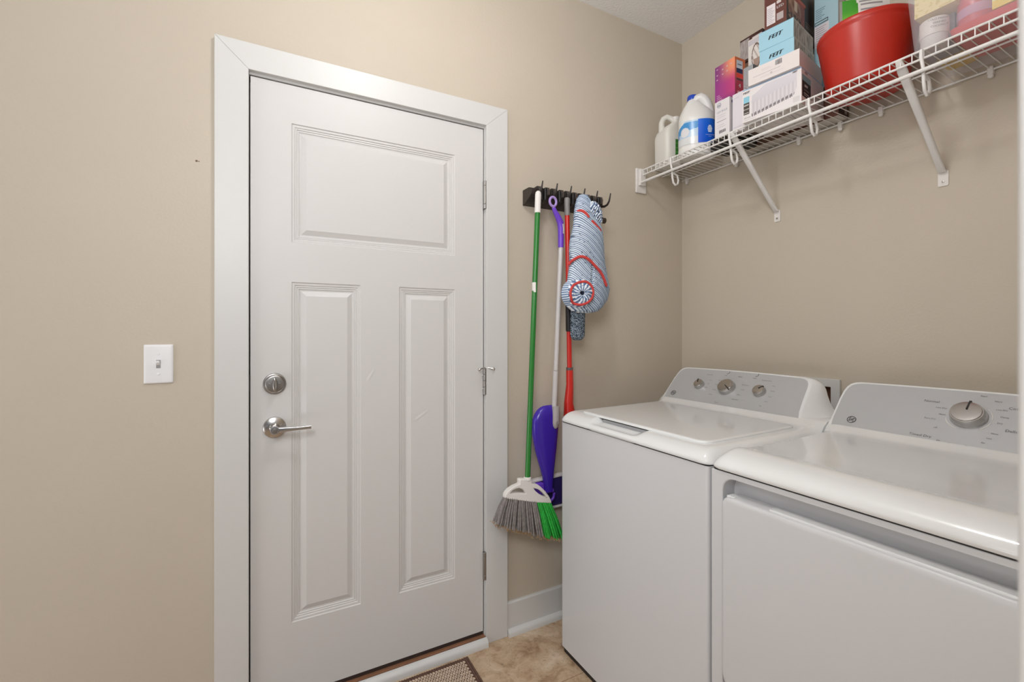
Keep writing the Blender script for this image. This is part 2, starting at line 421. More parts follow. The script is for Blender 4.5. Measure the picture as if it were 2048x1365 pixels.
loft(bm, [[(CXR, a, b) for a, b in pr], [(0, a, b) for a, b in pr]]); struct(obj('baseboard_back', bm, M_trim, smooth=False))
quarter(CXR+.002, -.0, 'trim_6', -.012, .019, .026)
bm = nb(); box(bm, XL, CXL, -.012, 0, 0, .134); struct(obj('baseboard_left', bm, M_trim, smooth=False))
bm = nb(); box(bm, -.012, 0, YF+.02, -.012, 0, .134); struct(obj('baseboard_right', bm, M_trim, smooth=False))

bm = nb(); lathe(bm, [(.0035, 0), (.003, .0006), (.0, .0008)], (-2.106, 0, 1.78), (0, -1, 0), 8); lathe(bm, [(.002, 0), (.0, .0006)], (-2.100, 0, 1.7795), (0, -1, 0), 6)
obj('wall_nick', bm, mat('nick_brown', (120, 100, 84), .9), bpy.data.objects['wall_back'])
# ---------------------------------------------------------------- light switch
t = thing('light_switch', 'white single toggle light switch on the beige wall left of the door', 'light switch', (-2.198, 0, 1.107))
bm = nb(); cx, cz_ = -2.198, 1.1635
rings = []
for y, k in ((0, 0), (-.003, 0), (-.0052, .0012), (-.0062, .0035), (-.0066, .006)):
    rings.append([(cx+a, y, cz_+b) for a, b in rrect(.070-2*k, .1145-2*k, .003, 3)])
loft(bm, rings); obj('wall_plate', bm, M_sw, t)
bm = nb(); box(bm, cx-.0052, cx+.0052, -.0072, -.006, cz_-.012, cz_+.012)
tg = obj('toggle_slot', bm, mat('slot_grey_plastic', (150, 150, 150), .5), t)
bm = nb(); loft(bm, [[(cx+a*.0042, -.0066, cz_+b) for a, b in ((-1, -.0035), (1, -.0035), (1, .0075), (-1, .0075))], [(cx+a*.0034, -.018, cz_+b) for a, b in ((-1, .0045), (1, .0045), (1, .0105), (-1, .0105))]])
obj('toggle', bm, M_sw, tg, bevel=.0006)
for dz in (.030, -.030):
    bm = nb(); lathe(bm, [(.0034, 0), (.003, .0012), (0, .0014)], (cx, -.0066, cz_+dz), (0, -1, 0), 14); obj('screw', bm, M_sw, t)

# ---------------------------------------------------------------- ceiling lamp (above the frame, lights the room)
t = thing('ceiling_light', 'glowing white globe ceiling lamp above the door area', 'ceiling light', (LAMP[0], LAMP[1], H))
bm = nb(); lathe(bm, [(.0, 0), (.085, 0), (.085, .018), (.03, .03), (.014, .034), (.014, .07), (0, .07)], (LAMP[0], LAMP[1], H), (0, 0, -1), 40); obj('lamp_base', bm, M_nick, t)
bm = nb(); lathe(bm, [(.0, .068), (.045, .073), (.072, .090), (.088, .118), (.091, .142), (.084, .170), (.066, .192), (.038, .206), (.0, .210)], (LAMP[0], LAMP[1], H), (0, 0, -1), 40)
obj('lamp_globe', bm, mat('glowing_globe', (240, 238, 235), .5, emit=LAMP_STRENGTH), t)

# ---------------------------------------------------------------- appliances
PU = Vector((.14, 0, .145)).normalized(); PN = Vector((-.145, 0, .14)).normalized(); PR = Vector((0, -1, 0)); PL = math.hypot(.14, .145)
def pp(y, s, off=0.0):     # point on the console plane
    return Vector((-.356, y, .95))+PU*(s*PL)+PN*off
def deck(prof, y0, y1, scoop=None, r=.03):
    bm = nb(); ys = []
    n = 90
    for i in range(9): ys.append(y0+(y1-y0)/abs(y1-y0)*r*(1-math.cos(i/8*PI/2)))
    m0, m1 = ys[-1], y1+(y0-y1)/abs(y1-y0)*r
    for i in range(1, n): ys.append(lerp(m0, m1, i/n))
    for i in range(9): ys.append(y1-(y1-y0)/abs(y1-y0)*r*(1-math.sin((1-i/8)*0+ (i/8)*PI/2+0)) if False else y1-(y1-y0)/abs(y1-y0)*r*(1-math.sin(i/8*PI/2)))
    zb = prof[0][1]; G = []
    for y in ys:
        e = min(abs(y-y0), abs(y-y1)); k = 0
        if e < r: k = 1-math.sqrt(max(0, 1-(1-e/r)**2))
        row = []
        for (x, z) in prof:
            zz = z-(z-zb)*k*.92 if x < -.40 else z-(z-zb)*k*.92*smooth((-.33-x)/.07)
            xx = x+(.022*k if x < -.84 else 0)
            if scoop: zz -= scoop(x, y)
            row.append(bm.verts.new((xx, y, zz)))
        G.append(row)
    for i in range(len(ys)-1):
        for j in range(len(prof)-1): bm.faces.new((G[i][j], G[i+1][j], G[i+1][j+1], G[i][j+1]))
    for row in (G[0], G[-1]):
        lo_ = [bm.verts.new((v.co.x, v.co.y, zb-.001)) for v in row]
        for j in range(len(prof)-1): bm.faces.new((row[j], row[j+1], lo_[j+1], lo_[j]))
    a = G[0][0]; 
    return bm
WP = [(-.885, .9065), (-.8975, .907), (-.8995, .912), (-.8975, .918), (-.892, .926), (-.884, .933), (-.874, .939), (-.862, .943), (-.848, .9455), (-.838, .946), (-.7, .947), (-.55, .948), (-.43, .950), (-.39, .951), (-.366, .955), (-.35, .965), (-.33, .97), (-.2, .97)]
DP = [(-.885, .9065), (-.8975, .907), (-.9000, .912), (-.8990, .918), (-.894, .927), (-.884, .936), (-.870, .9435), (-.855, .9490), (-.840, .9525), (-.828, .954), (-.818, .954), (-.806, .9525), (-.792, .9495), (-.775, .9480), (-.7, .948), (-.55, .948), (-.43, .950), (-.39, .951), (-.366, .955), (-.35, .965), (-.33, .97), (-.2, .97)]
def outline(dy, side, n=8):
    """console face outline from lower left over the top to lower right: (y, s)"""
    L_ = [(-.187, .0), (-.187, .06), (-.188, .24), (-.187, .45), (-.186, .65), (-.187, .80), (-.191, .89), (-.198, .95), (-.210, .985), (-.226, 1.0)]
    if side == 'w': yr = -.735
    else: yr = -.790
    top = [(lerp(-.226, yr, k/12), 1.0+.022*math.sin(k/12*PI)) for k in range(1, 12)]
    R_ = [(yr, 1.0), (yr-.016, .985), (yr-.028, .95), (yr-.035, .89), (yr-.039, .80), (yr-.042, .65), (yr-.046, .45), (yr-.052, .24), (yr-.062, .06), (yr-.070, .0)]
    return [(y+dy, s) for y, s in L_+top+R_]
def console(parent, dy, side, logo_y, knobs, ymax):
    O = outline(dy, side); n = len(O)
    bm = nb(); rings = [[], [], [], [], []]
    yL, yR = -.187+dy, ymax
    for i, (y, s) in enumerate(O):
        rt = smooth((i-n*.42)/(n*.3)) if False else (1.0 if i >= n-10 else (0.0 if i < 10 else (i-10)/(n-20)))
        w_ = smooth(rt*1.6-.6)
        p0 = pp(y, s, 0); rings[1].append(p0)
        rings[0].append(pp(y+(.004 if i < 12 else (-.0 if i < n-10 else .0))*0, s, 0) + Vector((0, 0, 0)))
        dz = -.004
        k_ = 1.0 if i >= n-9 else (smooth((i-(n-13))/4.0) if i > n-13 else 0.0); w_ = k_
        sc = max(0., min(1., s))
        ytab = interp([(0, yR+.002), (.12, yR+.022), (.25, yR+.042), (.5, yR+.060), (.8, yR+.070), (.92, yR+.078), (.97, yR+.090), (1.03, yR+.108)], s)[0]
        yr_m = lerp(y, ytab if i >= n-10 else min(y, y), w_)
        xb_ = -.192; rings[2].append(Vector((lerp(p0.x, xb_, .30), lerp(y, yr_m, .62), p0.z-.002*s)))
        rings[3].append(Vector((lerp(p0.x, xb_, .70), lerp(y, yr_m, .95), p0.z-.006*s)))
        rings[4].append(Vector((xb_, yr_m, p0.z-.013*s)))
    R = [[bm.verts.new(p) for p in r] for r in rings[1:]]
    for a, b in zip(R, R[1:]):
        for k in range(n-1): bm.faces.new((a[k], a[k+1], b[k+1], b[k]))
    bm.faces.new(R[0]); bm.faces.new(R[-1][::-1])
    co = obj('console', bm, M_appl, parent, bevel=.003, angle=50)
    # silver fascia
    bm = nb(); F = []
    for i, (y, s) in enumerate(O):
        cx_ = (O[0][0]+O[-1][0])/2
        yy = y-.007 if i < 12 else (y+.009 if i >= n-12 else y)
        if i <= 1: yy = -.199+dy
        ss = min(s, 1.03)-.035*(s > .5) if s > .5 else max(s, .085)
        F.append((yy, ss))
    del F[1]; del F[-2]
    F[-1] = (F[-1][0]+.030, .085); F.insert(-1, (F[-1][0]-.020, .115)); F.insert(-1, (F[-1][0]-.012, .092))
    vs = [bm.verts.new(pp(y, s, .0012)) for y, s in F]; vb = [bm.verts.new(pp(y, s, -.001)) for y, s in F]
    bm.faces.new(vs); wallq(vs, vb, bm)
    fa = obj('fascia', bm, M_panel, co, smooth=False)
    # emblem
    bm = nb(); c = pp(logo_y, .245, .002); r = .0115
    tube(bm, [c+(PR*math.cos(a*PI/16)+PU*math.sin(a*PI/16))*r for a in range(32)], .0009, 6, closed=True)
    for q in range(4):
        a0 = q*PI/2+.4
        tube(bm, [c+(PR*math.cos(a0+b*.16)+PU*math.sin(a0+b*.16))*(r*.80-.0006*b) for b in range(5)], .0006, 5)
    text(bm, 'GE', c+PN*.0004, PR, PU, .0115, shear=.35, bold=.03)
    obj('emblem', bm, mat('dark_grey_print', (62, 62, 66), .4), co, smooth=False)
    for (ky, ks, kr, kh, ang) in knobs:
        bm = nb(); c = pp(ky, ks, .001)
        n_ = 40; t_ = PN
        lathe(bm, [(kr*1.0, 0), (kr*1.02, kh*.15), (kr*.97, kh*.55), (kr*.93, kh*.80), (kr*.90, kh*.90), (kr*.84, kh*.90), (kr*.82, kh*1.0), (kr*.6, kh*1.03), (0, kh*1.03)], c, t_, 48)
        kn = obj('knob', bm, M_nick, co, angle=30)
        bm = nb(); dr = PR*math.sin(ang)+PU*math.cos(ang); sd = PN.cross(dr)
        a = c+PN*(kh*1.03); pts = [a+dr*kr*.15-sd*.0016, a+dr*kr*.15+sd*.0016, a+dr*kr*.98+sd*.0022-PN*kh*.12, a+dr*kr*.98-sd*.0022-PN*kh*.12]
        loft(bm, [[p+PN*.002 for p in pts], [p-PN*.003 for p in pts]]); obj('pointer_mark', bm, M_dark, kn, smooth=False)
    return co
def cabinet(parent, y0, y1, xf=-.893, z1=.902):
    bm = nb(); cy = (y0+y1)/2; x1 = -.20
    rg = rrect(abs(x1-xf), abs(y1-y0), .010, 4); cxx = (xf+x1)/2
    loft(bm, [[(cxx+a, cy+b, z) for a, b in rg] for z in (.022, z1)])
    obj('cabinet', bm, M_cab, parent)
    bm = nb(); rg = rrect(abs(x1-xf)-.012, abs(y1-y0)-.012, .008, 3)
    loft(bm, [[(cxx+a, cy+b, z) for a, b in rg] for z in (.0, .0225)]); obj('base_gap', bm, M_black, parent)  # black block stands in for the dark gap under the cabinet
    bm = nb(); rg = rrect(abs(x1-xf)-.004, abs(y1-y0)-.004, .010, 3)
    loft(bm, [[(cxx+a, cy+b, z) for a, b in rg] for z in (z1-.001, z1+.006)]); obj('seam', bm, M_dark, parent)
# washer
wy0, wy1 = -.187, -.868
wash = thing('washing_machine', 'white top-loading washing machine with three chrome knobs, nearest the door wall', 'washing machine', (-.55, -.5275, 0))
cabinet(wash, wy0, wy1)
def scoop(x, y):
    a = smooth((-.350-y)/.030)*smooth((y+.620)/.05)
    b = smooth((x+.8945)/.020)*smooth((-.800-x)/.03)
    return .0155*a*b
bm = deck(WP, wy0+.004, wy1-.004, scoop)
dk = obj('top_deck', bm, M_appl, wash, angle=60)
bm = nb(); rings = []
for z, k in ((.9440, 0), (.9488, 0), (.9508, .0012), (.9520, .0045), (.9522, .012)):
    rings.append([(-.6275+a, -.5275+b, z+.004*smooth((a+.21)/.42)) for a, b in rrect(.435-2*k, .592-2*k, (.05-k, .05-k, .035-k, .035-k), 8)])
loft(bm, rings); lid = obj('lid', bm, M_appl, wash, angle=50)
bm = nb(); box(bm, -.846, -.80, -.600, -.385, .926, .9405); obj('lid_latch_recess', bm, mat('recess_grey_plastic', (150, 150, 152), .4), dk)
bm = nb(); box(bm, -.843, -.81, -.608, -.375, .9395, .9465); obj('lid_gap', bm, M_black, dk)  # solid black block put in for the shaded slit under the lid
co = console(wash, 0, 'w', -.235, [(-.342, .535, .0215, .020, -.4), (-.473, .545, .034, .024, 2.2), (-.611, .545, .0235, .020, .7)], -.868)
bm = nb()
def lab(s, y, q, sz=.0075): text(bm, s, pp(y, q, .0018), PR, PU, sz)
lab('Load Size', -.360, .84, .0075)
for k, (w_, q_) in enumerate((('Small', .70), ('Med', .60), ('Large', .50))): lab(w_, -.378, q_, .0055)
lab('Normal', -.425, .72, .0065); lab('Whites', -.420, .60, .0065); lab('Heavy', -.420, .47, .0065); lab('Colors', -.416, .34, .0065); lab('Speed', -.462, .17, .0065)
lab('Rinse', -.500, .86, .008); lab('Bulky Items', -.540, .67, .0062); lab('Active', -.540, .55, .0062); lab('Rinse', -.536, .42, .0062); lab('Drain Spin', -.532, .30, .0065)
lab('Temperature', -.612, .83, .0075); lab('Hot', -.650, .72, .0065); lab('Warm', -.656, .60, .0065); lab('Cool', -.657, .47, .0065); lab('Cold', -.652, .35, .0065); lab('Tap', -.640, .24, .0065)
lab('Soak', -.435, .86, .0065); lab('Delay', -.562, .86, .0065)
for k in range(6): lab('o', -.455-.016*k, .945, .006)
for yk in (-.436, -.562):
    tube(bm, [pp(yk, .945, .0018)+(PR*math.cos(a*.3)+PU*math.sin(a*.3))*.0075 for a in range(-6, 4)], .0008, 4)
obj('printed_lettering', bm, M_ink, co, smooth=False)

# dryer
dy = -.690; dy0, dy1 = -.877, -1.558
dry = thing('clothes_dryer', 'white front-loading clothes dryer with one large chrome knob, beside the doorway', 'clothes dryer', (-.55, -1.2175, 0))
bm = nb(); cy = (dy0+dy1)/2
rg = rrect(.645, .681, .006, 3)
loft(bm, [[(-.5225+a, cy+b, z) for a, b in rg] for z in (.022, .902)])
# front frame with the rounded opening for the door
outer = [(dy0, .022), (dy0, .902), (dy1, .902), (dy1, .022)]
ri = [(-1.219+a, .608+b) for a, b in rrect(.618, .562, .035, 6)]
A = holed(bm, outer, [ri], lambda a, b: (-.893, a, b)); 
Bo = [bm.verts.new((-.845, v.co.y, v.co.z)) for v in A[0]]; wallq(A[0], Bo, bm)
Bi = [bm.verts.new((-.8455, v.co.y, v.co.z)) for v in A[1]]; wallq(A[1], Bi, bm)
Bc = [bm.verts.new((-.8458, v.co.y, v.co.z)) for v in A[1]]; bm.faces.new(Bc)
obj('cabinet', bm, M_cab, dry, bevel=.0025)
bm = nb(); rg = rrect(.681, .669, .008, 3); loft(bm, [[(-.5465+a, cy+b, z) for a, b in rg] for z in (.0, .0225)]); obj('base_gap', bm, M_black, dry)  # black block also stands in for the dark gap below the dryer
loft_r = rrect(.689, .677, .010, 3); bm = nb(); loft(bm, [[(-.5465+a, cy+b, z) for a, b in loft_r] for z in (.901, .908)]); obj('seam', bm, M_dark, dry)
bm = nb(); rings = []
for x, k in ((-.858, 0), (-.898, 0), (-.9035, .0015), (-.906, .005), (-.9066, .012)):
    rings.append([(x, -1.2195+a, .5955+b) for a, b in rrect(.608-2*k, .500-2*k, (.022, .022, .060, .060), 8)])
loft(bm, rings)
dd = obj('door', bm, M_cab, dry, angle=50)
bm = nb()
for ya, yb, z in ((-.925, -.945, .8475), (-1.035, -1.515, .8495)):
    box(bm, -.897, -.872, yb, ya, .838, z)
obj('door_lip', bm, M_appl, dd, bevel=.0015)
bm = deck(DP, dy0+.001, dy1-.004, None, .034)
obj('top_deck', bm, M_appl, dry, angle=60)
co = console(dry, dy, 'd', -.936, [(-1.190, .56, .037, .026, .05)], -1.558)
bm = nb()
lab('Normal', -1.105, .755, .011); lab('Less Dry', -1.130, .66, .0065); lab('More', -1.137, .55, .0065); lab('Extra Dry', -1.115, .46, .0062); lab('off', -1.133, .32, .007)
lab('Timed Dry', -1.108, .16, .011); lab('60', -1.148, .12, .007); lab('40', -1.170, .05+.05, .007); lab('20', -1.205, .10, .007)
lab('Start', -1.205, .93, .007); lab('More', -1.235, .86, .0065); lab('Less Dry', -1.246, .73, .006); lab('Cottons', -1.275, .77, .011); lab('Damp', -1.255, .62, .0065); lab('Dry', -1.250, .52, .0065); lab('Delicates', -1.283, .42, .011)
lab('More', -1.247, .35, .006); lab('Less', -1.240, .27, .006); lab('Air', -1.232, .19, .006)
obj('printed_lettering', bm, M_ink, co, smooth=False)
for a0, a1 in ((-2.9, -1.9), (-.9, -.25), (-.05, .8)):
    bm = nb(); tube(bm, [pp(-1.190, .56, .0018)+(PR*math.cos(lerp(a0, a1, k/12))+PU*math.sin(lerp(a0, a1, k/12)))*.045 for k in range(13)], .0012, 5); obj('dial_arc', bm, M_white, co)

# ---------------------------------------------------------------- laundry outlet box
t = thing('laundry_outlet_box', 'white framed recessed laundry outlet box in the wall behind the washer', 'outlet box', (0, -.6275, .93))
bm = nb(); ou = [(-.505, .915), (-.505, 1.076), (-.752, 1.076), (-.752, .915)]
A = holed(bm, ou, [hole], lambda a, b: (-.012, a, b)); B = holed(bm, ou, [hole], lambda a, b: (-.0002, a, b)); wallq(A[0], B[0], bm); wallq(A[1], B[1], bm)
obj('box_frame', bm, M_trim, t, smooth=False, bevel=.002)
bm = nb(); box(bm, .050, .055, -.720, -.535, .945, 1.045); obj('back_panel', bm, mat('brown_cavity', (120, 84, 66), .8, var=.2, vscale=20), t)
for y, m in ((-.68, (150, 40, 36)), (-.60, (40, 60, 140))):
    bm = nb(); cyl(bm, (.03, y, .945), (0, 0, 1), .012, .05, 16); cyl(bm, (.03, y, .985), (-1, 0, 0), .008, .025, 12); v = obj('supply_valve', bm, mat('brass', (170, 130, 70), .35, 1.0), t)
    bm = nb(); cyl(bm, (.006, y, .985), (-1, 0, 0), .018, .006, 20); obj('valve_wheel', bm, mat('valve_%d' % m[0], m, .4), v)

# ---------------------------------------------------------------- wall organiser
t = thing('broom_organizer', 'dark brown wall-mounted broom rack with six hooks right of the door', 'wall rack', (-.775, 0, 1.79))
bm = nb()
pr = [(0, 1.793), (0, 1.858), (-.050, 1.858), (-.066, 1.853), (-.072, 1.842), (-.070, 1.826), (-.055, 1.815), (-.020, 1.797)]
loft(bm, [[(x, a, b) for a, b in pr] for x in (-.962, -.589)]); obj('rack_body', bm, M_grip, t, bevel=.0015)
hx = [-.940, -.869, -.798, -.728, -.660, -.588]
for i in range(5):
    xc = (hx[i]+hx[i+1])/2; bm = nb()
    pr = [(-.02, 1.800), (-.02, 1.862), (-.066, 1.864), (-.080, 1.859), (-.086, 1.846), (-.083, 1.826), (-.066, 1.812)]
    for sx in (-1, 1):
        loft(bm, [[(xc+sx*.020+d, a, b) for a, b in pr] for d in (-.007, .007)])
    gp = obj('gripper', bm, M_grip, t, bevel=.002)
    bm = nb()
    for sx in (-1, 1): cyl(bm, (xc+sx*.009, -.074, 1.808), (0, 0, 1), .0075, .046, 14)
    obj('rubber_roller', bm, M_black, gp)
    for sx in (-1, 1):
        bm = nb(); box(bm, xc+sx*.020-.0015, xc+sx*.020+.0015, -.0872, -.080, 1.828, 1.857); obj('ridge', bm, M_gripl, gp, smooth=False)
for x in hx:
    bm = nb(); tube(bm, [(x, -.060, 1.824), (x, -.084, 1.818), (x, -.103, 1.822), (x+.001, -.113, 1.834), (x+.002, -.117, 1.850), (x+.003, -.121, 1.868)], [.006, .0055, .0048, .004, .0034, .0026], 10)
    obj('hook', bm, M_grip, t)

# ---------------------------------------------------------------- broom
t = thing('broom', 'green-handled broom with white head and grey and green bristles, hanging on first hook', 'broom', (-.985, -.07, .42))
T0, T1 = Vector((-.949, -.106, 1.828)), Vector((-1.000, -.106, .660))
def hp(s): return T0.lerp(T1, s)
bm = nb(); tube(bm, [hp(0), hp(.004), hp(.012), hp(.076)], [.006, .0105, .0125, .0125], 16); obj('hanging_cap', bm, M_white, t)
bm = nb(); tube(bm, [hp(.073), hp(.996)], .0108, 18); hd = obj('handle', bm, M_green, t)
bm = nb(); q = hp(.335)
for k in range(1):
    rings = [[q+Vector((.0113*math.sin(a), -.0113*math.cos(a), dz)) for a in [(-1.9+.2*j) for j in range(10)]] for dz in (-.020, -.010, 0, .010, .020)]
    loft(bm, rings, cap=False, closed=False)
obj('sticker', bm, M_white, hd)
bm = nb()
hb = lambda x: lerp(.622, .564, (x+1.103)/.206)      # lower edge of the head
yB = -.106; DXB = -.012
rings = []
for i in range(15):
    x = -1.105+.212*i/14; z = hb(x); hh = .012; d = .016*math.sqrt(max(.15, 1-((i-7)/7.6)**2))+.004
    rings.append([(x, yB+a, z+.004+b) for a, b in rrect(2*d, hh, .003, 2)])
loft(bm, rings)
bm.free(); bm = nb()
OU = [(-1.106, .612), (-1.105, .626), (-1.097, .636), (-1.087, .644), (-1.066, .653), (-1.046, .657), (-1.041, .659), (-1.042, .674), (-1.037, .677), (-.989, .670), (-.985, .664), (-.987, .653), (-.961, .645), (-.942, .630), (-.924, .612), (-.906, .589), (-.894, .567), (-.892, .556), (-.960, .570), (-1.030, .590)]
H1 = [(-1.085, .629), (-1.074, .638), (-1.059, .643), (-1.044, .643), (-1.029, .636), (-1.018, .625), (-1.013, .616), (-1.048, .624)]
H2 = [(-.977, .631), (-.957, .624), (-.940, .611), (-.924, .595), (-.917, .585), (-.940, .596), (-.957, .608), (-.971, .621)]
A = holed(bm, OU, [H1, H2], lambda a, b: (a, yB-.013, b)); B = holed(bm, OU, [H1, H2], lambda a, b: (a, yB+.013, b))
for q, p in zip(A, B): wallq(q, p, bm)
lathe(bm, [(.017, 0), (.0155, .010), (.0145, .014), (0, .014)], (-1.0005, yB, .664), (T0-T1).normalized(), 20)
hd = obj('broom_head', bm, M_white, t, bevel=.003)
def bristles(name, u0, u1, m, cnt):
    bm = nb(); tips = []
    for i in range(cnt):
        for r_ in range(4):
            u = lerp(u0, u1, (i+.5+random.uniform(-.3, .3))/cnt)
            x0 = lerp(-1.099, -.900, u); z0 = hb(x0)+.004
            x1 = lerp(-1.148, -.832, u)+random.uniform(-.004, .004); z1 = lerp(.527, .402, u)+random.uniform(-.008, .006)-.01*math.sin(u*PI)
            ya = yB-.0075+.005*r_; yb = yB-.024+.015*r_+random.uniform(-.004, .004)
            mid = Vector((lerp(x0, x1, .5)-.004*(.5-u), (ya+yb)/2, (z0+z1)/2+.004))
            tube(bm, [(x0, ya, z0), mid, (x1, yb, z1)], [.0042, .0050, .0042], 6)
            for k in range(9): tips.append(Vector((x1+random.uniform(-.008, .008), yb+random.uniform(-.006, .006), z1+random.uniform(-.001, .003))))
    ob_ = obj(name, bm, m, hd)
    bm = nb()
    for p in tips: tube(bm, [p, p+Vector((random.uniform(-.006, .006), random.uniform(-.006, .006), -random.uniform(.003, .010)))], [.0010, .0005], 3)
    obj('frayed_tips', bm, mat('tan_frayed_bristle', (160, 128, 92), .9), ob_)
    return ob_
bristles('grey_bristles', 0, .66, mat('grey_bristle', (128, 122, 119), .7, var=.25, vscale=90), 17)
bristles('green_bristles', .68, 1, mat('bright_green_bristle', (44, 176, 66), .55, var=.2, vscale=90), 9)

# ---------------------------------------------------------------- purple spray mop
t = thing('spray_mop', 'purple and pale grey spray mop with looped handle, hanging between broom and red mop', 'mop', (-.85, -.06, .50))
bm = nb(); cR = Vector((-.878, -.106, 1.795))
tube(bm, [cR+Vector((math.cos(a*PI/12)*.0160, 0, math.sin(a*PI/12)*.0190)) for a in range(24)], .0054, 10, closed=True)
tube(bm, [(-.876, -.105, 1.777), (-.872, -.104, 1.768)], [.006, .008], 12); obj('hanging_loop', bm, M_lilac, t)
bm = nb(); tube(bm, [(-.875, -.105, 1.772), (-.866, -.103, 1.756), (-.848, -.100, 1.734), (-.836, -.097, 1.716), (-.831, -.095, 1.696), (-.830, -.093, 1.612)], [.0075, .0095, .0125, .0138, .0135, .0115], 18)
hd = obj('handle', bm, M_vio, t)
bm = nb(); rings = [[Vector((x_+.0145*math.sin(a), y_-.0145*math.cos(a), z)) for a in [(.05+.12*j) for j in range(7)]] for x_, y_, z in ((-.831, -.094, 1.668), (-.832, -.0952, 1.690), (-.835, -.0965, 1.708))]
loft(bm, rings, cap=False, closed=False); obj('sticker', bm, M_white, hd)
bm = nb(); tube(bm, [(-.830, -.093, 1.613), (-.846, -.078, 1.095)], .0098, 18); tube(bm, [(-.846, -.078, 1.094), (-.852, -.070, .86)], .0108, 18); obj('pole', bm, M_pole, t)
bm = nb(); tab = [(.585, -.872, .0185, .014), (.62, -.873, .020, .016), (.68, -.878, .031, .021), (.76, -.885, .049, .025), (.83, -.889, .060, .027), (.87, -.888, .0635, .026), (.895, -.885, .062, .0255), (.915, -.881, .057, .024), (.930, -.876, .050, .021), (.940, -.871, .041, .017), (.946, -.867, .031, .011), (.948, -.865, .020, .005)]
rings = []
for z, cx_, hw, hdp in tab:
    rings.append([(cx_+hw*math.copysign(abs(math.cos(a*PI/16))**.8, math.cos(a*PI/16)), -.062+hdp*math.copysign(abs(math.sin(a*PI/16))**.8, math.sin(a*PI/16)), z) for a in range(32)])
loft(bm, rings); sh = obj('bottle_shroud', bm, M_purple, t, angle=70)
bm = nb(); tube(bm, [(-.849, -.083, .945), (-.851, -.086, .875), (-.852, -.085, .862), (-.852, -.083, .853)], [.0165, .0165, .013, .006], 18)
sk = obj('pole_socket', bm, mat('warm_grey_plastic', (176, 170, 168), .35), t)
bm = nb(); lathe(bm, [(.009, 0), (.009, .002), (.007, .003), (0, .002)], (-.852, -.101, .878), (0, -1, 0), 18); obj('release_button', bm, mat('button_grey', (150, 142, 138), .4), sk)
bm = nb()
for (zt, ang, yc) in ((.640, 0, -.032),):
    rings = [[(-.950+.27*s, -.030+a, lerp(.566, .572, s)+b) for a, b in rrect(.020, .125, .009, 4)] for s in (0, .02, .98, 1)]
    loft(bm, rings)
mh = obj('mop_head', bm, mat('navy_pad', (40, 26, 92), .6), t, bevel=.002)
bm = nb(); loft(bm, [[(x, -.030+a, z+b) for a, b in rrect(.030, .010, .003, 2)] for x, z in ((-.956, .628), (-.68, .640))]); obj('pad_edge', bm, mat('white_pad_fabric', (216, 210, 208), .9), mh)
bm = nb(); loft(bm, [[(x, -.030+a, z+b) for a, b in rrect(.030, .008, .003, 2)] for x, z in ((-.956, .500), (-.68, .506))]); obj('pad_edge', bm, MC['white_pad_fabric'], mh)
bm = nb(); loft(bm, [[(x, y, z) for x, y, z in ((-.950+d, -.041, .625-d*.3), (-.888, -.041, .622), (-.880, -.041, .568), (-.905+d, -.041, .556))] for d in (0,)]+[[(-.945, -.052, .618), (-.890, -.056, .616), (-.882, -.056, .572), (-.905, -.052, .562)]])
tube(bm, [Vector((-.868+.024*math.cos(a*PI/10), -.062, .566+.024*math.sin(a*PI/10))) for a in range(-11, 2)], .006, 10)
cyl(bm, (-.890, -.062, .586), (1, 0, 0), .009, .04, 14); obj('swivel_joint', bm, M_vio, mh, bevel=.001)

# ---------------------------------------------------------------- red mop
t = thing('red_mop', 'red-handled mop with grey tip and black sleeve, hanging behind the striped mop pad', 'mop', (-.77, -.07, .42))
X0 = -.797
def rp(z): return (lerp(-.806, -.772, (1.82-z)/.73), lerp(-.103, -.068, (1.82-z)/.9), z)
bm = nb(); tube(bm, [rp(1.822), rp(1.818), rp(1.748)], [.009, .0118, .0118], 16); obj('grey_tip', bm, mat('grey_cap', (128, 124, 120), .4), t)
bm = nb(); tube(bm, [rp(1.752), rp(1.10)], .0105, 16); obj('handle', bm, M_red, t)
bm = nb(); tube(bm, [rp(1.398), rp(1.395), rp(1.262), rp(1.259)], [.011, .0138, .0138, .011], 16); obj('sleeve', bm, M_black, t)
bm = nb(); tube(bm, [rp(1.105), rp(1.093)], .0150, 18); obj('collar', bm, mat('dark_grey_collar', (90, 84, 84), .4), t)
bm = nb(); tube(bm, [rp(1.094), rp(1.03), (-.771, -.066, .95), (-.766, -.066, .90), (-.758, -.070, .82), (-.755, -.085, .72)], [.0150, .0155, .020, .026, .028, .024], 20); obj('spray_body', bm, M_red, t)
bm = nb(); loft(bm, [[(x, -.105+a, .70+b) for a, b in rrect(.05, .06, .02, 4)] for x in (-.785, -.66)]); obj('mop_base', bm, M_red, t, bevel=.003)

# ---------------------------------------------------------------- striped chenille mop pad
t = thing('chenille_mop_pad', 'blue and white striped chenille mop pad with red piping, hanging on fourth hook', 'mop pad', (-.75, -.16, 1.34))
CT = [(1.336, -.760, .030, .020), (1.344, -.759, .060, .034), (1.36, -.756, .082, .044), (1.392, -.749, .101, .050), (1.44, -.740, .104, .052), (1.495, -.743, .098, .050), (1.56, -.743, .086, .046), (1.62, -.742, .077, .042), (1.69, -.740, .063, .036), (1.74, -.752, .048, .030), (1.78, -.757, .036, .026), (1.806, -.762, .026, .020), (1.822, -.764, .014, .012), (1.826, -.764, .005, .005)]
CY = -.160
def cloth_pt(a, z):
    cx_, hw, hdp = interp(CT, z)
    return Vector((cx_+hw*math.cos(a), CY+hdp*math.sin(a), z))
RC = (-.812, 1.412)
def stripe(x, z):
    q = ((z-RC[1])*1.0+.80*(x-RC[0])+.014*noise.noise(Vector((x*9, z*9, 0))))/.0092
    return q
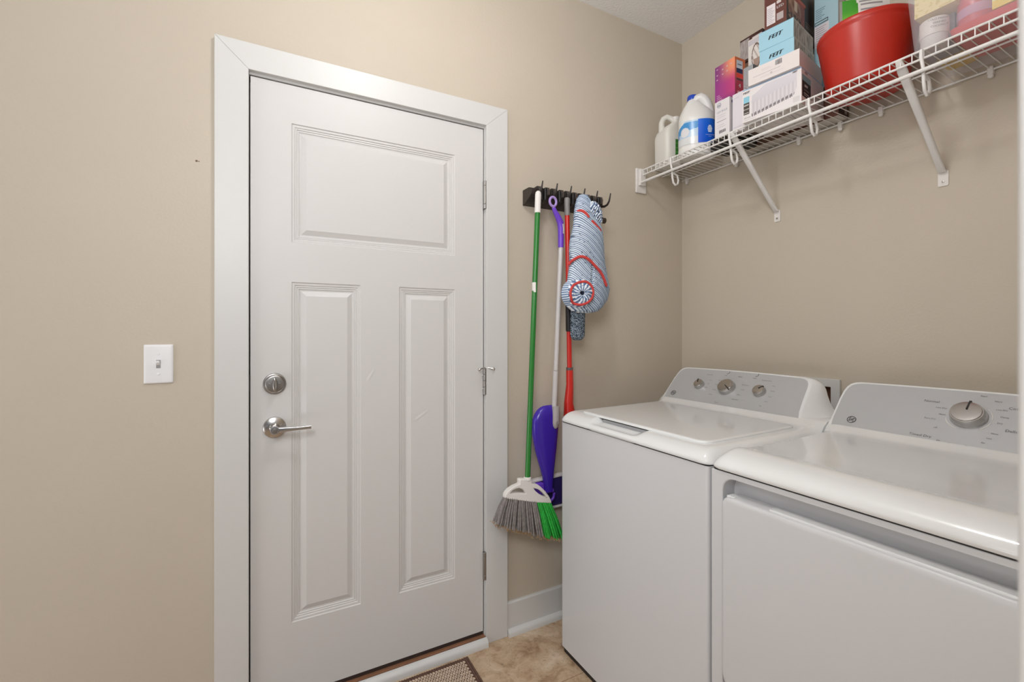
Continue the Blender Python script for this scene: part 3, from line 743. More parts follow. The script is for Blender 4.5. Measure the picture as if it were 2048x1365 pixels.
bm = nb(); nA, nZ = 340, 420; V_ = []; info = []
for j in range(nZ+1):
    z = lerp(1.336, 1.826, j/nZ); row = []
    for i in range(nA):
        a = 2*PI*i/nA; p = cloth_pt(a, z)
        nrm = Vector((math.cos(a), math.sin(a)*1.3, 0)).normalized()
        q = stripe(p.x, z); fr = q-math.floor(q)
        arc_ = a*.09/.0052+(math.floor(q) % 2)*.5
        loopb = .5+.5*math.sin(arc_*2*PI)
        fold = .006*noise.noise(Vector((p.x*16, z*9, 3)))+.010*noise.noise(Vector((p.x*7, z*5, 9)))
        d = .0036*math.sin(fr*PI)*(.55+.45*loopb)+fold
        if math.sin(a) < 0: d -= .016*math.exp(-((p.x+.752-.03*(z-1.49))/.0045)**2)*smooth((z-1.425)/.02)*smooth((1.555-z)/.03)
        p = p+nrm*d; row.append(bm.verts.new(p)); 
    V_.append(row)
L = clay(bm)
for j in range(nZ):
    z = lerp(1.336, 1.826, (j+.5)/nZ)
    for i in range(nA):
        f = bm.faces.new((V_[j][i], V_[j][(i+1) % nA], V_[j+1][(i+1) % nA], V_[j+1][i]))
        a = 2*PI*(i+.5)/nA; p = cloth_pt(a, z); q = stripe(p.x, z); fr = q-math.floor(q); k = int(math.floor(q))
        arc_ = a*.09/.0052+(k % 2)*.5; lb = .5+.5*math.sin(arc_*2*PI)
        blue = (104, 128, 158) if k % 3 else (146, 168, 190)
        wv = .36+.16*math.sin(arc_*2*PI)
        c = mixc(blue, (234, 238, 244), smooth((fr-wv)/.16)*smooth((.98-fr)/.12))
        if noise.noise(Vector((p.x*120, z*120, 1))) > .50: c = mixc(c, (64, 76, 98), .6)
        for l in f.loops: l[L] = s2l(c)
bm.faces.new(V_[0][::-1]); bm.faces.new(V_[-1]); 
obj('pad_body', bm, M_fuzz, t, angle=80)
def front_y(x, z, off=.003):
    cx_, hw, hdp = interp(CT, z); c = max(-1, min(1, (x-cx_)/hw)); return CY-hdp*math.sqrt(max(0, 1-c*c))-off
# rolled end with a swirl
def rolled(rr, th, off=0.0):
    x = RC[0]+rr*.052*math.cos(th); z = RC[1]+rr*.056*math.sin(th); xc = max(x, -.838)
    bulge = .018*math.sqrt(max(0, 1-rr*rr*.97))-.014*math.exp(-(rr/.17)**2)
    return Vector((x, min(front_y(xc, z, 0), -.176)-.006-bulge-off, z))
bm = nb(); nR, nT = 26, 150; G = []
for i in range(nR+1):
    rr = i/nR; row = []
    for k in range(nT):
        th = 2*PI*k/nT; sw = math.sin(th*15+rr*5.5)
        p = rolled(rr, th, .0030*abs(sw)*min(1, rr*4)+.004*noise.noise(Vector((math.cos(th)*rr*4, math.sin(th)*rr*4, 4)))); row.append(bm.verts.new(p))
    G.append(row)
for i in range(nR):
    for k in range(nT):
        f = bm.faces.new((G[i][k], G[i][(k+1) % nT], G[i+1][(k+1) % nT], G[i+1][k]))
        th = 2*PI*(k+.5)/nT; rr = (i+.5)/nR; s_ = math.sin(th*15+rr*5.5+noise.noise(Vector((math.cos(th)*6, math.sin(th)*6, rr*5)))*1.6)
        c = mixc((98, 124, 160), (234, 238, 244), smooth((s_+.35)/.7))
        if noise.noise(Vector((math.cos(th)*rr*12, math.sin(th)*rr*12, 8))) > .38: c = mixc(c, (66, 80, 106), .7)
        if rr < .15: c = (46, 52, 70)
        setc(bm, f, c)
rim = [bm.verts.new((v.co.x+.003*math.cos(2*PI*k/nT), -.150, v.co.z+.003*math.sin(2*PI*k/nT))) for k, v in enumerate(G[-1])]
for k in range(nT):
    f = bm.faces.new((G[-1][k], G[-1][(k+1) % nT], rim[(k+1) % nT], rim[k])); setc(bm, f, (104, 130, 166) if k % 4 < 2 else (214, 222, 234))
rl = obj('rolled_end', bm, M_fuzz, t, angle=80)
M_pipe = mat('red_piping', (196, 62, 58), .8)
bm = nb(); pts = [rolled(.84*(1+.07*math.sin(2*(2*PI*k/48)+.5)), 2*PI*k/48, .003) for k in range(48)]
tube(bm, pts, .0052, 10, closed=True); obj('piping', bm, M_pipe, rl)
def piping(pl):
    bm = nb(); pts = []
    ex = [pl[0]]+pl+[pl[-1]]
    for k in range(1, len(ex)-2):
        p0, p1, p2, p3 = ex[k-1:k+3]
        for s in range(6):
            t_ = s/6; c_ = [.5*(2*p1[i]+(p2[i]-p0[i])*t_+(2*p0[i]-5*p1[i]+4*p2[i]-p3[i])*t_**2+(3*p1[i]-p0[i]-3*p2[i]+p3[i])*t_**3) for i in (0, 1)]
            pts.append((c_[0], front_y(c_[0], c_[1], .0065), c_[1]))
    tube(bm, pts, [.002]+[.0056]*(len(pts)-2)+[.002], 10); obj('piping', bm, M_pipe, t)
piping([(-.842, 1.528), (-.828, 1.548), (-.810, 1.560), (-.790, 1.558), (-.768, 1.545), (-.745, 1.524), (-.718, 1.502), (-.697, 1.474), (-.680, 1.440)])
piping([(-.800, 1.752), (-.786, 1.749), (-.772, 1.735), (-.762, 1.720)])
piping([(-.752, 1.712), (-.736, 1.698), (-.720, 1.686), (-.700, 1.672)])
# gathered flap on the right of the top
bm = nb(); rings = []
for i in range(64):
    s = i/63; x = lerp(-.752, -.690, s); z = lerp(1.785, 1.722, s)-.008*(1-math.sin(s*PI)); rad = .022*math.sqrt(max(.04, math.sin((s*.9+.08)*PI)))+.004
    rings.append([(x+rad*.5*math.cos(k*PI/40)+.005*noise.noise(Vector((math.cos(k*PI/40)*3, math.sin(k*PI/40)*3, s*7))), -.182+rad*math.sin(k*PI/40)+.006*noise.noise(Vector((math.cos(k*PI/40)*4, math.sin(k*PI/40)*4, s*12+5))), z+rad*1.2*math.cos(k*PI/40)) for k in range(80)])
loft(bm, rings); L = clay(bm)
for f in bm.faces:
    c = f.calc_center_median(); q = (c.x*.9-c.z*.5)/.0046+noise.noise(c*45)*1.4
    setc(bm, f, mixc((86, 108, 142), (234, 238, 244), smooth((math.sin(q*PI)+.4)/.8)) if noise.noise(c*90) < .32 else (60, 70, 92))
obj('gathered_fold', bm, M_fuzz, t, angle=80)
bm = nb(); cyl(bm, (-.690, -.130, 1.740), (1, 0, 0), .0125, .064, 18); obj('frame_stub', bm, mat('dark_olive_plastic', (58, 50, 38), .45), t)
# grey knitted pad below
bm = nb(); rings = []
for i in range(90):
    z = lerp(1.222, 1.372, i/89); e = min(1, (i+.9)/16); k_ = math.sqrt(max(0.02, 1-(1-e)**2))
    cx_ = lerp(-.772, -.768, i/89)
    rings.append([(cx_+(.032*k_+.0016*math.sin(i*.9+k*PI/2))*math.cos(k*PI/48), -.130+(.024*k_+.0016*math.sin(i*.9+k*.7))*math.sin(k*PI/48), z) for k in range(96)])
loft(bm, rings)
for f in bm.faces:
    c = f.calc_center_median(); v = noise.noise(Vector((c.x*300, c.y*300, c.z*260)))
    setc(bm, f, mixc((46, 52, 60), (150, 164, 178), smooth((v+.35)/.7)))
o = obj('knitted_scrubber', bm, M_fuzz, None, angle=80)
tag(o, 'grey knitted scrubber pad poking out below the striped mop pad', 'mop pad')

# ---------------------------------------------------------------- wire shelf
ZD = 2.048
sh = thing('wire_shelf', 'white coated wire shelf with hanging rod across the wall above the washer', 'shelf', (-.15, -.8, ZD))
YE = -1.612
XB, XF = -.012, -.300
bm = nb()
for x, z, r in ((XB, ZD-.006, .0032), (XF, ZD, .0034), (XF, ZD-.024, .0034), (-.155, ZD-.006, .0028)):
    tube(bm, [(x, -.012, z), (x, YE, z)], r, 8)
obj('long_wire', bm, M_wire, sh)
bm = nb(); n = 0; y = -.030
while y > YE:
    tube(bm, [(XB-.002, y, ZD-.0015), (XF+.002, y, ZD+.0015), (XF-.001, y, ZD-.0005), (XF-.0015, y, ZD-.026)], .0016, 6); y -= .0262
o = obj('cross_wires', bm, M_wire, sh); 
bm = nb(); tube(bm, [(XF-.010, -.012, ZD-.061), (XF-.010, YE, ZD-.061)], .0058, 14); obj('hanging_rod', bm, M_wire, sh)
for y in (-.203, -.500, -.800, -1.100, -1.400):
    bm = nb()
    tube(bm, [(XF-.004, y, ZD+.000), (XF-.006, y, ZD-.02), (XF-.001, y-.003, ZD-.05), (XF+.003, y-.003, ZD-.09), (XF+.009, y-.003, ZD-.112), (XF+.022, y-.003, ZD-.121), (XF+.036, y-.003, ZD-.115), (XF+.041, y-.003, ZD-.098), (XF+.034, y-.003, ZD-.076), (XF+.004, y-.003, ZD-.068)], .0046, 10)
    obj('rod_hook', bm, M_wire, sh)
bm = nb(); box(bm, XF-.028, XF+.038, -.010, 0, ZD-.108, ZD+.012); box(bm, XF-.016, XF+.020, -.026, -.010, ZD-.075, ZD+.006); obj('end_bracket', bm, M_white, sh, bevel=.003)
for y in (-.041, -.322, -.602, -.754, -.883, -1.159, -1.42):
    bm = nb(); box(bm, -.018, 0, y-.007, y+.007, ZD-.020, ZD+.004); cyl(bm, (-.006, y, ZD-.024), (-1, 0, 0), .007, .010, 12); obj('wall_clip', bm, M_white, sh, bevel=.002)
for y in (-.508, -1.048):
    bm = nb()
    a = Vector((XF+.004, y, ZD-.012)); b = Vector((-.016, y, 1.775))
    ring = []
    dirv = (b-a).normalized(); nn = Vector((dirv.z, 0, -dirv.x))
    def seg_(p, w_, h_): return [p+Vector((0, c1, 0))+nn*c2 for c1, c2 in rrect(w_, h_, min(w_, h_)*.42, 4)]
    loft(bm, [seg_(a-dirv*.012, .016, .006), seg_(a+dirv*.02, .024, .014), seg_(a+dirv*.08, .022, .016), seg_(lerp(a, b, .8), .019, .016), seg_(b-dirv*.005, .019, .013), seg_(b+dirv*.006, .021, .006)])
    br = obj('support_brace', bm, M_wire, sh)
    bm = nb(); loft(bm, [[(x, y+c1, 1.752+c2) for c1, c2 in rrect(.026, .050, (.006, .006, .003, .003), 3)] for x in (-.0005, -.004)]); obj('foot_plate', bm, M_white, br)
    bm = nb(); lathe(bm, [(.0045, 0), (.004, .002), (0, .0025)], (-.004, y, 1.741), (-1, 0, 0), 14); obj('screw', bm, M_nick, br)

# ---------------------------------------------------------------- printed boxes
ZT = ZD+.0035
def carton(name, label, cx_, cy_, z0, z1, W, D, yaw, front, side, base=(226, 222, 222), nf=(60, 60), ns=(40, 50), bottom=None, extra=None, group=None, lean=0.0, cat='box'):
    a = math.radians(yaw); u = Vector((-math.sin(a), math.cos(a), 0)); v = Vector((math.cos(a), math.sin(a), 0))
    c = Vector((cx_, cy_, z0)); Hh = z1-z0; up = Vector((0, 0, 1))
    bm = nb()
    P = lambda s, d, h: c+u*(W*s)+v*(D*d)+up*(Hh*h)
    pgrid(bm, P(1, 0, 0), -u*W, up*Hh, nf[0], nf[1], front)
    pgrid(bm, P(0, 0, 0), v*D, up*Hh, ns[0], ns[1], side)
    pgrid(bm, P(1, 0, 0), v*D, -u*W, 24 if bottom else 1, 24 if bottom else 1, bottom or (lambda s, t_: base))
    pgrid(bm, P(1, 0, 1), -u*W, v*D, 1, 1, lambda s, t_: base)
    pgrid(bm, P(0, 1, 0), u*W, up*Hh, 1, 1, lambda s, t_: base)
    pgrid(bm, P(1, 1, 0), -v*D, up*Hh, 1, 1, lambda s, t_: base)
    def tf(s, fu, fv, size, rgb, **k): text(bm, s, P(1-fu, 0, fv)-v*.0007, -u, up, size, rgb, **k)
    def ts(s, fu, fv, size, rgb, **k): text(bm, s, P(0, fu, fv)-u*.0007, v, up, size, rgb, **k)
    def tb(s, fu, fv, size, rgb, **k): text(bm, s, P(1-fv, fu, 0)-up*.0007, v, -u, size, rgb, **k)
    def lf(fu, fv, w_, h_, rgb): 
        q = [bm.verts.new(P(1-a_, 0, b_)-v*.0006) for a_, b_ in ((fu, fv), (fu+w_, fv), (fu+w_, fv+h_), (fu, fv+h_))]; setc(bm, bm.faces.new(q), rgb)
    def ls(fu, fv, w_, h_, rgb):
        q = [bm.verts.new(P(0, a_, b_)-u*.0006) for a_, b_ in ((fu, fv), (fu+w_, fv), (fu+w_, fv+h_), (fu, fv+h_))]; setc(bm, bm.faces.new(q), rgb)
    def lb(fu, fv, w_, h_, rgb):
        q = [bm.verts.new(P(1-b_, a_, 0)-up*.0006) for a_, b_ in ((fu, fv), (fu+w_, fv), (fu+w_, fv+h_), (fu, fv+h_))]; setc(bm, bm.faces.new(q), rgb)
    if extra: extra(tf, ts, tb, lf, ls, lb)
    me_o = c.copy()
    if lean: bmesh.ops.rotate(bm, cent=c, matrix=Matrix.Rotation(math.radians(lean), 3, 'X'), verts=bm.verts[:])
    bm.faces.layers.int.new('keep')
    o = obj(name, bm, M_print, None, smooth=False)
    o.data.transform(Matrix.Translation(-me_o)); o.location = me_o
    return tag(o, label, cat, group)
def inr(u, v, a, b, c_, d): return a <= u <= b and c_ <= v <= d
def barcode(fn, u0, v0, w_, h_, n=11, rgb=(60, 56, 60)):
    k = 0; uu = u0
    while uu < u0+w_:
        ww = w_/n*random.uniform(.25, .7); fn(uu, v0, ww, h_, rgb); uu += ww+w_/n*random.uniform(.25, .6)
WH = (228, 222, 222)
# long white box with the row of bulbs
def f_long(u, v):
    if v > .965: return (150, 176, 204)
    if inr(u, v, .02, .125, .58, .76): return (140, 196, 216)
    if inr(u, v, .02, .125, .22, .58): return (74, 66, 60)
    if inr(u, v, .87, .97, .08, .22): return (214, 208, 208)
    lo = lerp(.10, .27, (u-.2)/.7)+(.02 if (u*30) % 1 < .5 else 0); hi = lerp(.74, .93, smooth((u-.16)/.3)); L_ = .165+.05*max(0, v-.5); R_ = .93-.12*max(0, .5-v)/.5
    if L_ < u < R_ and lo < v < hi:
        q = (u*15) % 1; d = abs(q-.5)
        if v < lo+.09: return (124, 118, 122) if d < .34 else (196, 190, 194)
        if v < lo+.40: return mixc((196, 191, 196), (218, 213, 217), 1-d*2)
        return mixc((200, 196, 202), (212, 208, 214), (v-.4)/.5)
    return WH
def d_ok(q): return .2 < q < .8
def s_long(u, v):
    if v > .965: return (150, 176, 204)
    if inr(u, v, .04, .40, .66, .84): return (130, 170, 178)
    if inr(u, v, .04, .40, .22, .66): return (28, 24, 26)
    if u > .68 and v < .62 and (u-1)**2/.09+(v-.35)**2/.07 < 1: return (196, 186, 186)
    return (224, 212, 212)
def e_long(tf, ts, tb, lf, ls, lb):
    tf('FEIT', .075, .88, .011, (52, 46, 50), shear=.3, bold=.05, wide=1.25); tf('FEIT', .90, .925, .008, (52, 46, 50), shear=.3, bold=.05)
    tf('60W', .072, .50, .0085, (236, 232, 230), bold=.05); tf('24 LED', .072, .38, .0065, (236, 232, 230), bold=.05); lf(.03, .26, .085, .015, (220, 215, 215))
    tf('LED bulbs', .09, .12, .006, (90, 86, 90)); lf(.04, .05, .2, .006, (160, 156, 160))
    ts('FEIT', .20, .91, .012, (110, 34, 44), shear=.3, bold=.05, wide=1.2)
    ts('60W', .19, .54, .014, (230, 226, 226), bold=.06); ls(.10, .42, .22, .012, (190, 186, 186)); ls(.10, .32, .22, .02, (220, 216, 216)); ls(.10, .27, .26, .012, (220, 216, 216))
    ls(.08, .10, .3, .012, (130, 90, 80)); ls(.30, .04, .25, .012, (130, 90, 80))
    for a_, b_, c_, d_ in ((.30, .70, .28, .006), (.30, .90, .28, .006), (.30, .70, .006, .2), (.58, .70, .006, .2), (.15, .95, .7, .006), (.62, .60, .25, .006), (.62, .78, .25, .006)): lb(a_, b_, c_, d_, (70, 64, 62))
carton('light_bulb_box', 'long white light bulb box with bulb row picture, lowest of its stack on the shelf', -.290, -.768, ZT, 2.176, .201, .207, 9.5, f_long, s_long, WH, (150, 80), (60, 60), extra=e_long)
def e_b(tf, ts, tb, lf, ls, lb):
    barcode(lf, .55, .60, .13, .30); lf(.1, .42, .55, .02, (176, 170, 172)); lf(.25, .22, .45, .012, (190, 184, 186)); lf(.28, .62, .2, .012, (190, 184, 186)); lf(.28, .70, .16, .012, (190, 184, 186))
    tf('o', .47, .30, .014, (140, 136, 140))
carton('light_bulb_box', 'plain white box with a barcode, resting on the long bulb box', -.302, -.768, 2.177, 2.236, .172, .207, 9.5, lambda u, v: (226, 218, 216), lambda u, v: mixc((214, 200, 196), (204, 196, 196), v), (224, 216, 214), (2, 2), (4, 4), extra=e_b)
def f_blue(u, v): return (160, 204, 222) if v < .97 else (120, 168, 190)
def s_blue(u, v):
    if u < .03: return (170, 208, 222)
    n_ = noise.noise(Vector((u*42, v*2.2, 1.3)))
    return mixc((178, 170, 160), (120, 112, 104), smooth((n_-.05)/.3)) if .08 < v < .9 else (182, 176, 168)
for k, (x, y, z0, z1, lab_, yw) in enumerate(((-.270, -.731, 2.237, 2.309, 'pale blue light bulb box directly on the white barcode box', 9), (-.268, -.728, 2.310, 2.379, 'pale blue light bulb box topmost of two, under the brown lamp box', 10))):
    carton('light_bulb_box', lab_, x, y, z0, z1, .117, .186, yw, f_blue, s_blue, (166, 206, 222), (4, 40), (70, 24), group='pale blue bulb boxes stacked on the shelf',
           extra=lambda tf, ts, tb, lf, ls, lb: tf('FEIT', .49, .50, .0205, (40, 50, 58), shear=.35, bold=.05, wide=1.25))
# brown lamp boxes
def s_brown(u, v):
    if inr(u, v, .06, .62, .08, .52):
        n_ = noise.noise(Vector((u*9, v*9, 2))); m_ = noise.noise(Vector((u*22, v*26, 7)))
        if v > .47: return (150, 52, 40)
        if .48 < u < .60: return mixc((150, 82, 70), (110, 50, 44), m_+.5)
        if u > .5: return (150, 96, 84)
        if v < .22 and m_ > -.05: return (52, 26, 22)
        if .26 < u < .36 and v > .3: return (206, 188, 170)
        return mixc((170, 134, 112), (110, 62, 48), n_+.5)
    if inr(u, v, .06, .66, .53, .58): return (178, 76, 52)
    if inr(u, v, .66, .95, .10, .30) and int(v*60) % 2: return (110, 100, 96)
    return (34, 20, 22)
def f_brown(u, v):
    if inr(u, v, .1, .5, .06, .40): return (226, 218, 220)
    return (98, 54, 44)
def e_brown(tf, ts, tb, lf, ls, lb):
    for k in range(9): lf(.13, .09+.03*k, random.uniform(.2, .34), .008, (170, 162, 164))
    for k in range(6): lf(.12, .56+.028*k, random.uniform(.35, .6), .012, (200, 186, 178))
    tf('LED', .72, .30, .014, (214, 206, 204), bold=.04); lf(.56, .36, .2, .05, (206, 196, 194)); lf(.56, .08, .3, .12, (176, 164, 164)); lf(.62, .42, .1, .06, (206, 196, 194))
carton('lamp_box', 'tall dark brown lamp box with a room picture, standing on the blue boxes', -.268, -.704, 2.380, 2.600, .076, .258, 9, f_brown, s_brown, (80, 44, 36), (30, 60), (70, 80), extra=e_brown)
# back row
def f_j(u, v):
    if u < .42 and .1 < v < .92: return mixc((150, 138, 136), (190, 182, 180), noise.noise(Vector((u*26, v*4, 3)))+.5)
    if inr(u, v, .55, .98, .60, .86): return (214, 206, 206)
    return (72, 40, 34)
carton('lamp_box', 'small dark brown lamp box in the back row behind the purple box', -.080, -.492, 2.435, 2.538, .103, .070, 0, f_j, lambda u, v: (44, 26, 24), (52, 30, 26), (40, 30), (2, 2), extra=lambda tf, ts, tb, lf, ls, lb: tf('LED', .72, .73, .012, (70, 44, 40), bold=.04))
def f_i(u, v):
    v = (v-.5)/.5
    if inr(u, v, .02, .95, .80, .98): return (206, 200, 204)
    d = ((u-.62)/.36)**2+((v-.38)/.42)**2
    if d < 1 and d > .72: return (120, 100, 92)
    if v < .30 and u > .4 and d < 1: return (176, 150, 136)
    if d <= .72 and int((u+v)*9) % 3 == 0: return (196, 182, 172)
    return (232, 226, 220)
carton('lamp_box', 'narrow white box with a lantern drawing, left of the pale blue boxes', -.170, -.545, 2.206, 2.457, .056, .045, 0, f_i, lambda u, v: (214, 208, 204), (226, 220, 216), (40, 60), (2, 2))
def f_h(u, v): 
    n_ = noise.noise(Vector((u*9, v*26, 6))); return mixc((172, 172, 172), (130, 130, 132), smooth((n_-.1)/.3)) if v < .45 else mixc((176, 180, 182), (160, 162, 164), noise.noise(Vector((u*30, v*3, 4)))+.5)
carton('folded_carton', 'slim grey printed carton wedged between the purple and white boxes', -.213, -.538, 2.206, 2.326, .041, .060, 0, f_h, lambda u, v: mixc((136, 130, 128), (112, 106, 104), noise.noise(Vector((u*20, v*9, 1)))+.5), (160, 160, 160), (30, 50), (20, 20))
# filler cartons that carry the back row
carton('storage_carton', 'plain brown storage carton at the wall under the small brown lamp box', -.072, -.598, ZT, 2.434, .200, .058, 0, lambda u, v: (120, 92, 74), lambda u, v: (66, 48, 42) if not (.15 < v < .3 and int(u*14) % 2) else (210, 206, 200), (60, 48, 44), (2, 2), (30, 30),
       bottom=lambda u, v: (196, 190, 182))
def f_ge(u, v): return (228, 224, 226)
def e_ge(tf, ts, tb, lf, ls, lb):
    tf('GE', .30, .875, .010, (60, 66, 110), bold=.03); 
    for k in range(20):
        a = k/20*2*PI; lf(.30+.13*math.cos(a)-.012, .885+.062*math.sin(a)-.006, .03, .014, (120, 128, 170))
    tf('LED BULB', .5, .70, .011, (150, 160, 172)); lf(.12, .60, .66, .008, (190, 190, 196)); lf(.14, .54, .6, .008, (190, 190, 196)); lf(.14, .44, .66, .012, (140, 138, 142)); lf(.14, .34, .5, .008, (186, 184, 188)); lf(.14, .28, .6, .008, (186, 184, 188))
    barcode(lf, .30, .12, .42, .08, 10); ls(.2, .86, .5, .07, (96, 100, 130))
carton('light_bulb_box', 'upright white bulb box with a round blue-grey emblem, under the purple box', -.285, -.486, ZT, 2.203, .067, .060, 0, f_ge, lambda u, v: (206, 202, 204), (224, 220, 220), (2, 2), (2, 2), extra=e_ge, bottom=lambda u, v: (40, 38, 40))
carton('light_bulb_box', 'upright plain white box between the emblem box and the long bulb box', -.275, -.549, ZT, 2.205, .056, .060, 0, lambda u, v: (224, 218, 224), lambda u, v: (212, 206, 210), (222, 216, 220), (2, 2), (2, 2),
       extra=lambda tf, ts, tb, lf, ls, lb: (lf(.1, .12, .6, .008, (180, 176, 184)), lf(.1, .88, .4, .008, (180, 176, 184))))
def f_pur(u, v):
    c = mixc((150, 58, 140), (196, 66, 120), u); 
    top = mixc((132, 58, 128), (236, 150, 112), smooth(u*1.15)); c = mixc(c, top, smooth((v-.42)/.4))
    c = mixc(c, (122, 50, 112), smooth((.22-v)/.2)*.7); return c
def s_pur(u, v):
    if inr(u, v, .16, .74, .74, .93): return (206, 210, 218)
    if inr(u, v, .16, .74, .62, .73): return (34, 44, 84)
    if inr(u, v, .16, .78, .50, .60): return (222, 60, 46)
    if inr(u, v, .16, .78, .44, .485): return (90, 40, 44)
    if ((u-.50)/.42)**2+((v-.24)/.22)**2 < 1: return (170, 44, 62)
    return mixc((150, 54, 90), (208, 112, 70), smooth((v-.2)/.6))
def e_pur(tf, ts, tb, lf, ls, lb):
    for a_, b_ in ((.12, .93), (.12, .78), (.12, .66), (.40, .86), (.40, .74), (.62, .88), (.62, .76), (.82, .88)): tf('o', a_, b_, .012, (236, 214, 222), bold=.06)
    for k in range(5): lf(.10, .05+.045*k, .34-.05*k, .012, (226, 190, 214))
    ts('4', .45, .30, .022, (236, 214, 214), bold=.05); ts('60W', .45, .14, .013, (236, 214, 214), bold=.05); ls(.24, .82, .4, .02, (90, 100, 120))
carton('light_bulb_box', 'purple and orange smart bulb box standing on the white emblem box', -.262, -.494, 2.204, 2.366, .096, .060, -3, f_pur, s_pur, (150, 60, 110), (40, 60), (40, 60), extra=e_pur)
def e_flat(tf, ts, tb, lf, ls, lb):
    ts('LED', .3, .3, .02, (220, 216, 210), bold=.05); barcode(ls, .62, .1, .28, .5, 9, (210, 206, 200))
    for a_, b_, c_, d_ in ((.15, .1, .6, .008), (.15, .4, .6, .008), (.15, .1, .008, .3), (.75, .1, .012, .3)): lb(a_, b_, c_, d_, (70, 64, 62))
carton('lamp_box', 'brown box with white lettering and pale base, lying flat behind the long bulb box', -.078, -.780, ZT, ZT+.125, .175, .066, 0, lambda u, v: (96, 60, 48), lambda u, v: (70, 50, 42), (70, 48, 42), (2, 2), (2, 2), bottom=lambda u, v: (204, 198, 190), extra=e_flat)
# dark case seen from below behind the jugs
t = thing('black_case', 'flat black zip case lying at the wall behind the bleach jug', 'case', (-.07, -.40, ZT))
bm = nb(); loft(bm, [[(-.135+a, -.395+b, z) for a, b in rrect(.13-2*k, .15-2*k, .02, 4)] for z, k in ((ZT, .004), (ZT+.006, 0), (ZT+.038, 0), (ZT+.044, .004))]); obj('case_body', bm, M_black, t)
bm = nb(); tube(bm, [(-.135+a*1.005, -.395+b*1.005, ZT+.022) for a, b in rrect(.13, .15, .02, 4)], .0016, 5, closed=True); obj('zipper', bm, M_nickd, t)

# ---------------------------------------------------------------- jugs
t = thing('vinegar_jug', 'translucent white gallon jug with green label at the left end of the shelf', 'jug', (-.197, -.090, ZT))
JC = Vector((-.197, -.090)); ja = math.radians(-6)
def jring(z, hw, hd, r, ox=0, oy=0, n=5):
    out = []
    for a, b in rrect(2*hw, 2*hd, r, n):
        out.append((JC.x+ox+a*math.cos(ja)-b*math.sin(ja), JC.y+oy+a*math.sin(ja)+b*math.cos(ja), z))
    return out
bm = nb(); ld = Vector((-.62, .62))  # towards the handle
rings = [jring(ZT, .044, .044, .018), jring(ZT+.006, .050, .050, .020), jring(ZT+.14, .051, .051, .020), jring(ZT+.155, .050, .050, .020), jring(ZT+.175, .044, .044, .022), jring(ZT+.190, .038, .038, .024, .004, -.003), jring(ZT+.203, .030, .030, .022, .012, -.010), jring(ZT+.213, .022, .022, .018, .020, -.018), jring(ZT+.222, .018, .018, .016, .024, -.022), jring(ZT+.230, .018, .018, .016, .024, -.022)]
loft(bm, rings); 
hA = Vector((JC.x-.030, JC.y+.014, ZT+.165))
tube(bm, [hA+Vector((.004, -.002, -.02)), hA+Vector((.000, .001, .02)), hA+Vector((.000, .001, .055)), hA+Vector((.006, -.004, .074)), hA+Vector((.020, -.014, .084)), hA+Vector((.036, -.025, .076)), hA+Vector((.052, -.035, .056))], [.017, .0145, .0135, .0135, .013, .013, .012], 16)
obj('jug_body', bm, M_jug2, t, angle=75)
bm = nb(); cyl(bm, (JC.x+.024, JC.y-.022, ZT+.230), (0, 0, 1), .020, .014, 24); obj('cap', bm, M_white, t)
bm = nb(); yl = JC.y-.0655
pts = [(JC.x-.040, yl-.000), (JC.x+.045, yl-.009)]
pgrid(bm, (JC.x-.008, JC.y-.0512, ZT+.040), (.046, -.0048, 0), (0, 0, .085), 10, 20, lambda u, v: (52, 112, 44) if (v > .12 and (int(v*20) % 5 or u > .5)) else (88, 150, 70)); bm.faces.layers.int.new('keep')
obj('label', bm, M_print, t, smooth=False)
t = thing('bleach_jug', 'white bleach jug with blue label and blue cap at the shelf end', 'jug', (-.175, -.240, ZT))
BC = Vector((-.178, -.240)); fd = Vector((-.764, -.645))      # facing the room
rt = Vector((.645, -.764))                                      # its right
def bring(z, hw, hd, off=0.0, n=40, p=.85):
    out = []
    for k in range(n):
        a = 2*PI*k/n; ca = math.copysign(abs(math.cos(a))**p, math.cos(a)); sa = math.copysign(abs(math.sin(a))**p, math.sin(a))
        q = BC+rt*(off+hw*ca)+fd*(hd*sa); out.append((q.x, q.y, z))
    return out
bm = nb()
loft(bm, [bring(ZT, .070, .052), bring(ZT+.004, .076, .058), bring(ZT+.012, .079, .061), bring(ZT+.045, .0795, .0615), bring(ZT+.05, .0785, .0605), bring(ZT+.160, .0785, .0605), bring(ZT+.166, .0795, .0615), bring(ZT+.185, .078, .059), bring(ZT+.205, .070, .052, -.003), bring(ZT+.225, .056, .043, -.008), bring(ZT+.243, .041, .035, -.013), bring(ZT+.258, .028, .028, -.017), bring(ZT+.268, .021, .022, -.018, p=1), bring(ZT+.276, .020, .020, -.018, p=1)])
P3 = lambda o_, f_, z: (BC.x+rt.x*o_+fd.x*f_, BC.y+rt.y*o_+fd.y*f_, ZT+z)
tube(bm, [P3(-.014, .008, .258), P3(.000, .010, .272), P3(.016, .010, .276), P3(.030, .008, .266), P3(.041, .006, .248), P3(.050, .004, .225), P3(.057, .002, .200), P3(.060, .0, .180)], [.015, .018, .020, .021, .0215, .021, .020, .016], 18)
jb2 = obj('jug_body', bm, M_jug, t, angle=75)
bm = nb(); c = P3(-.018, 0, .270); lathe(bm, [(.023, 0), (.0235, .004), (.0225, .018), (.020, .022), (0, .0225)], c, (0, 0, 1), 30); obj('cap', bm, mat('blue_plastic', (30, 74, 190), .3), t)
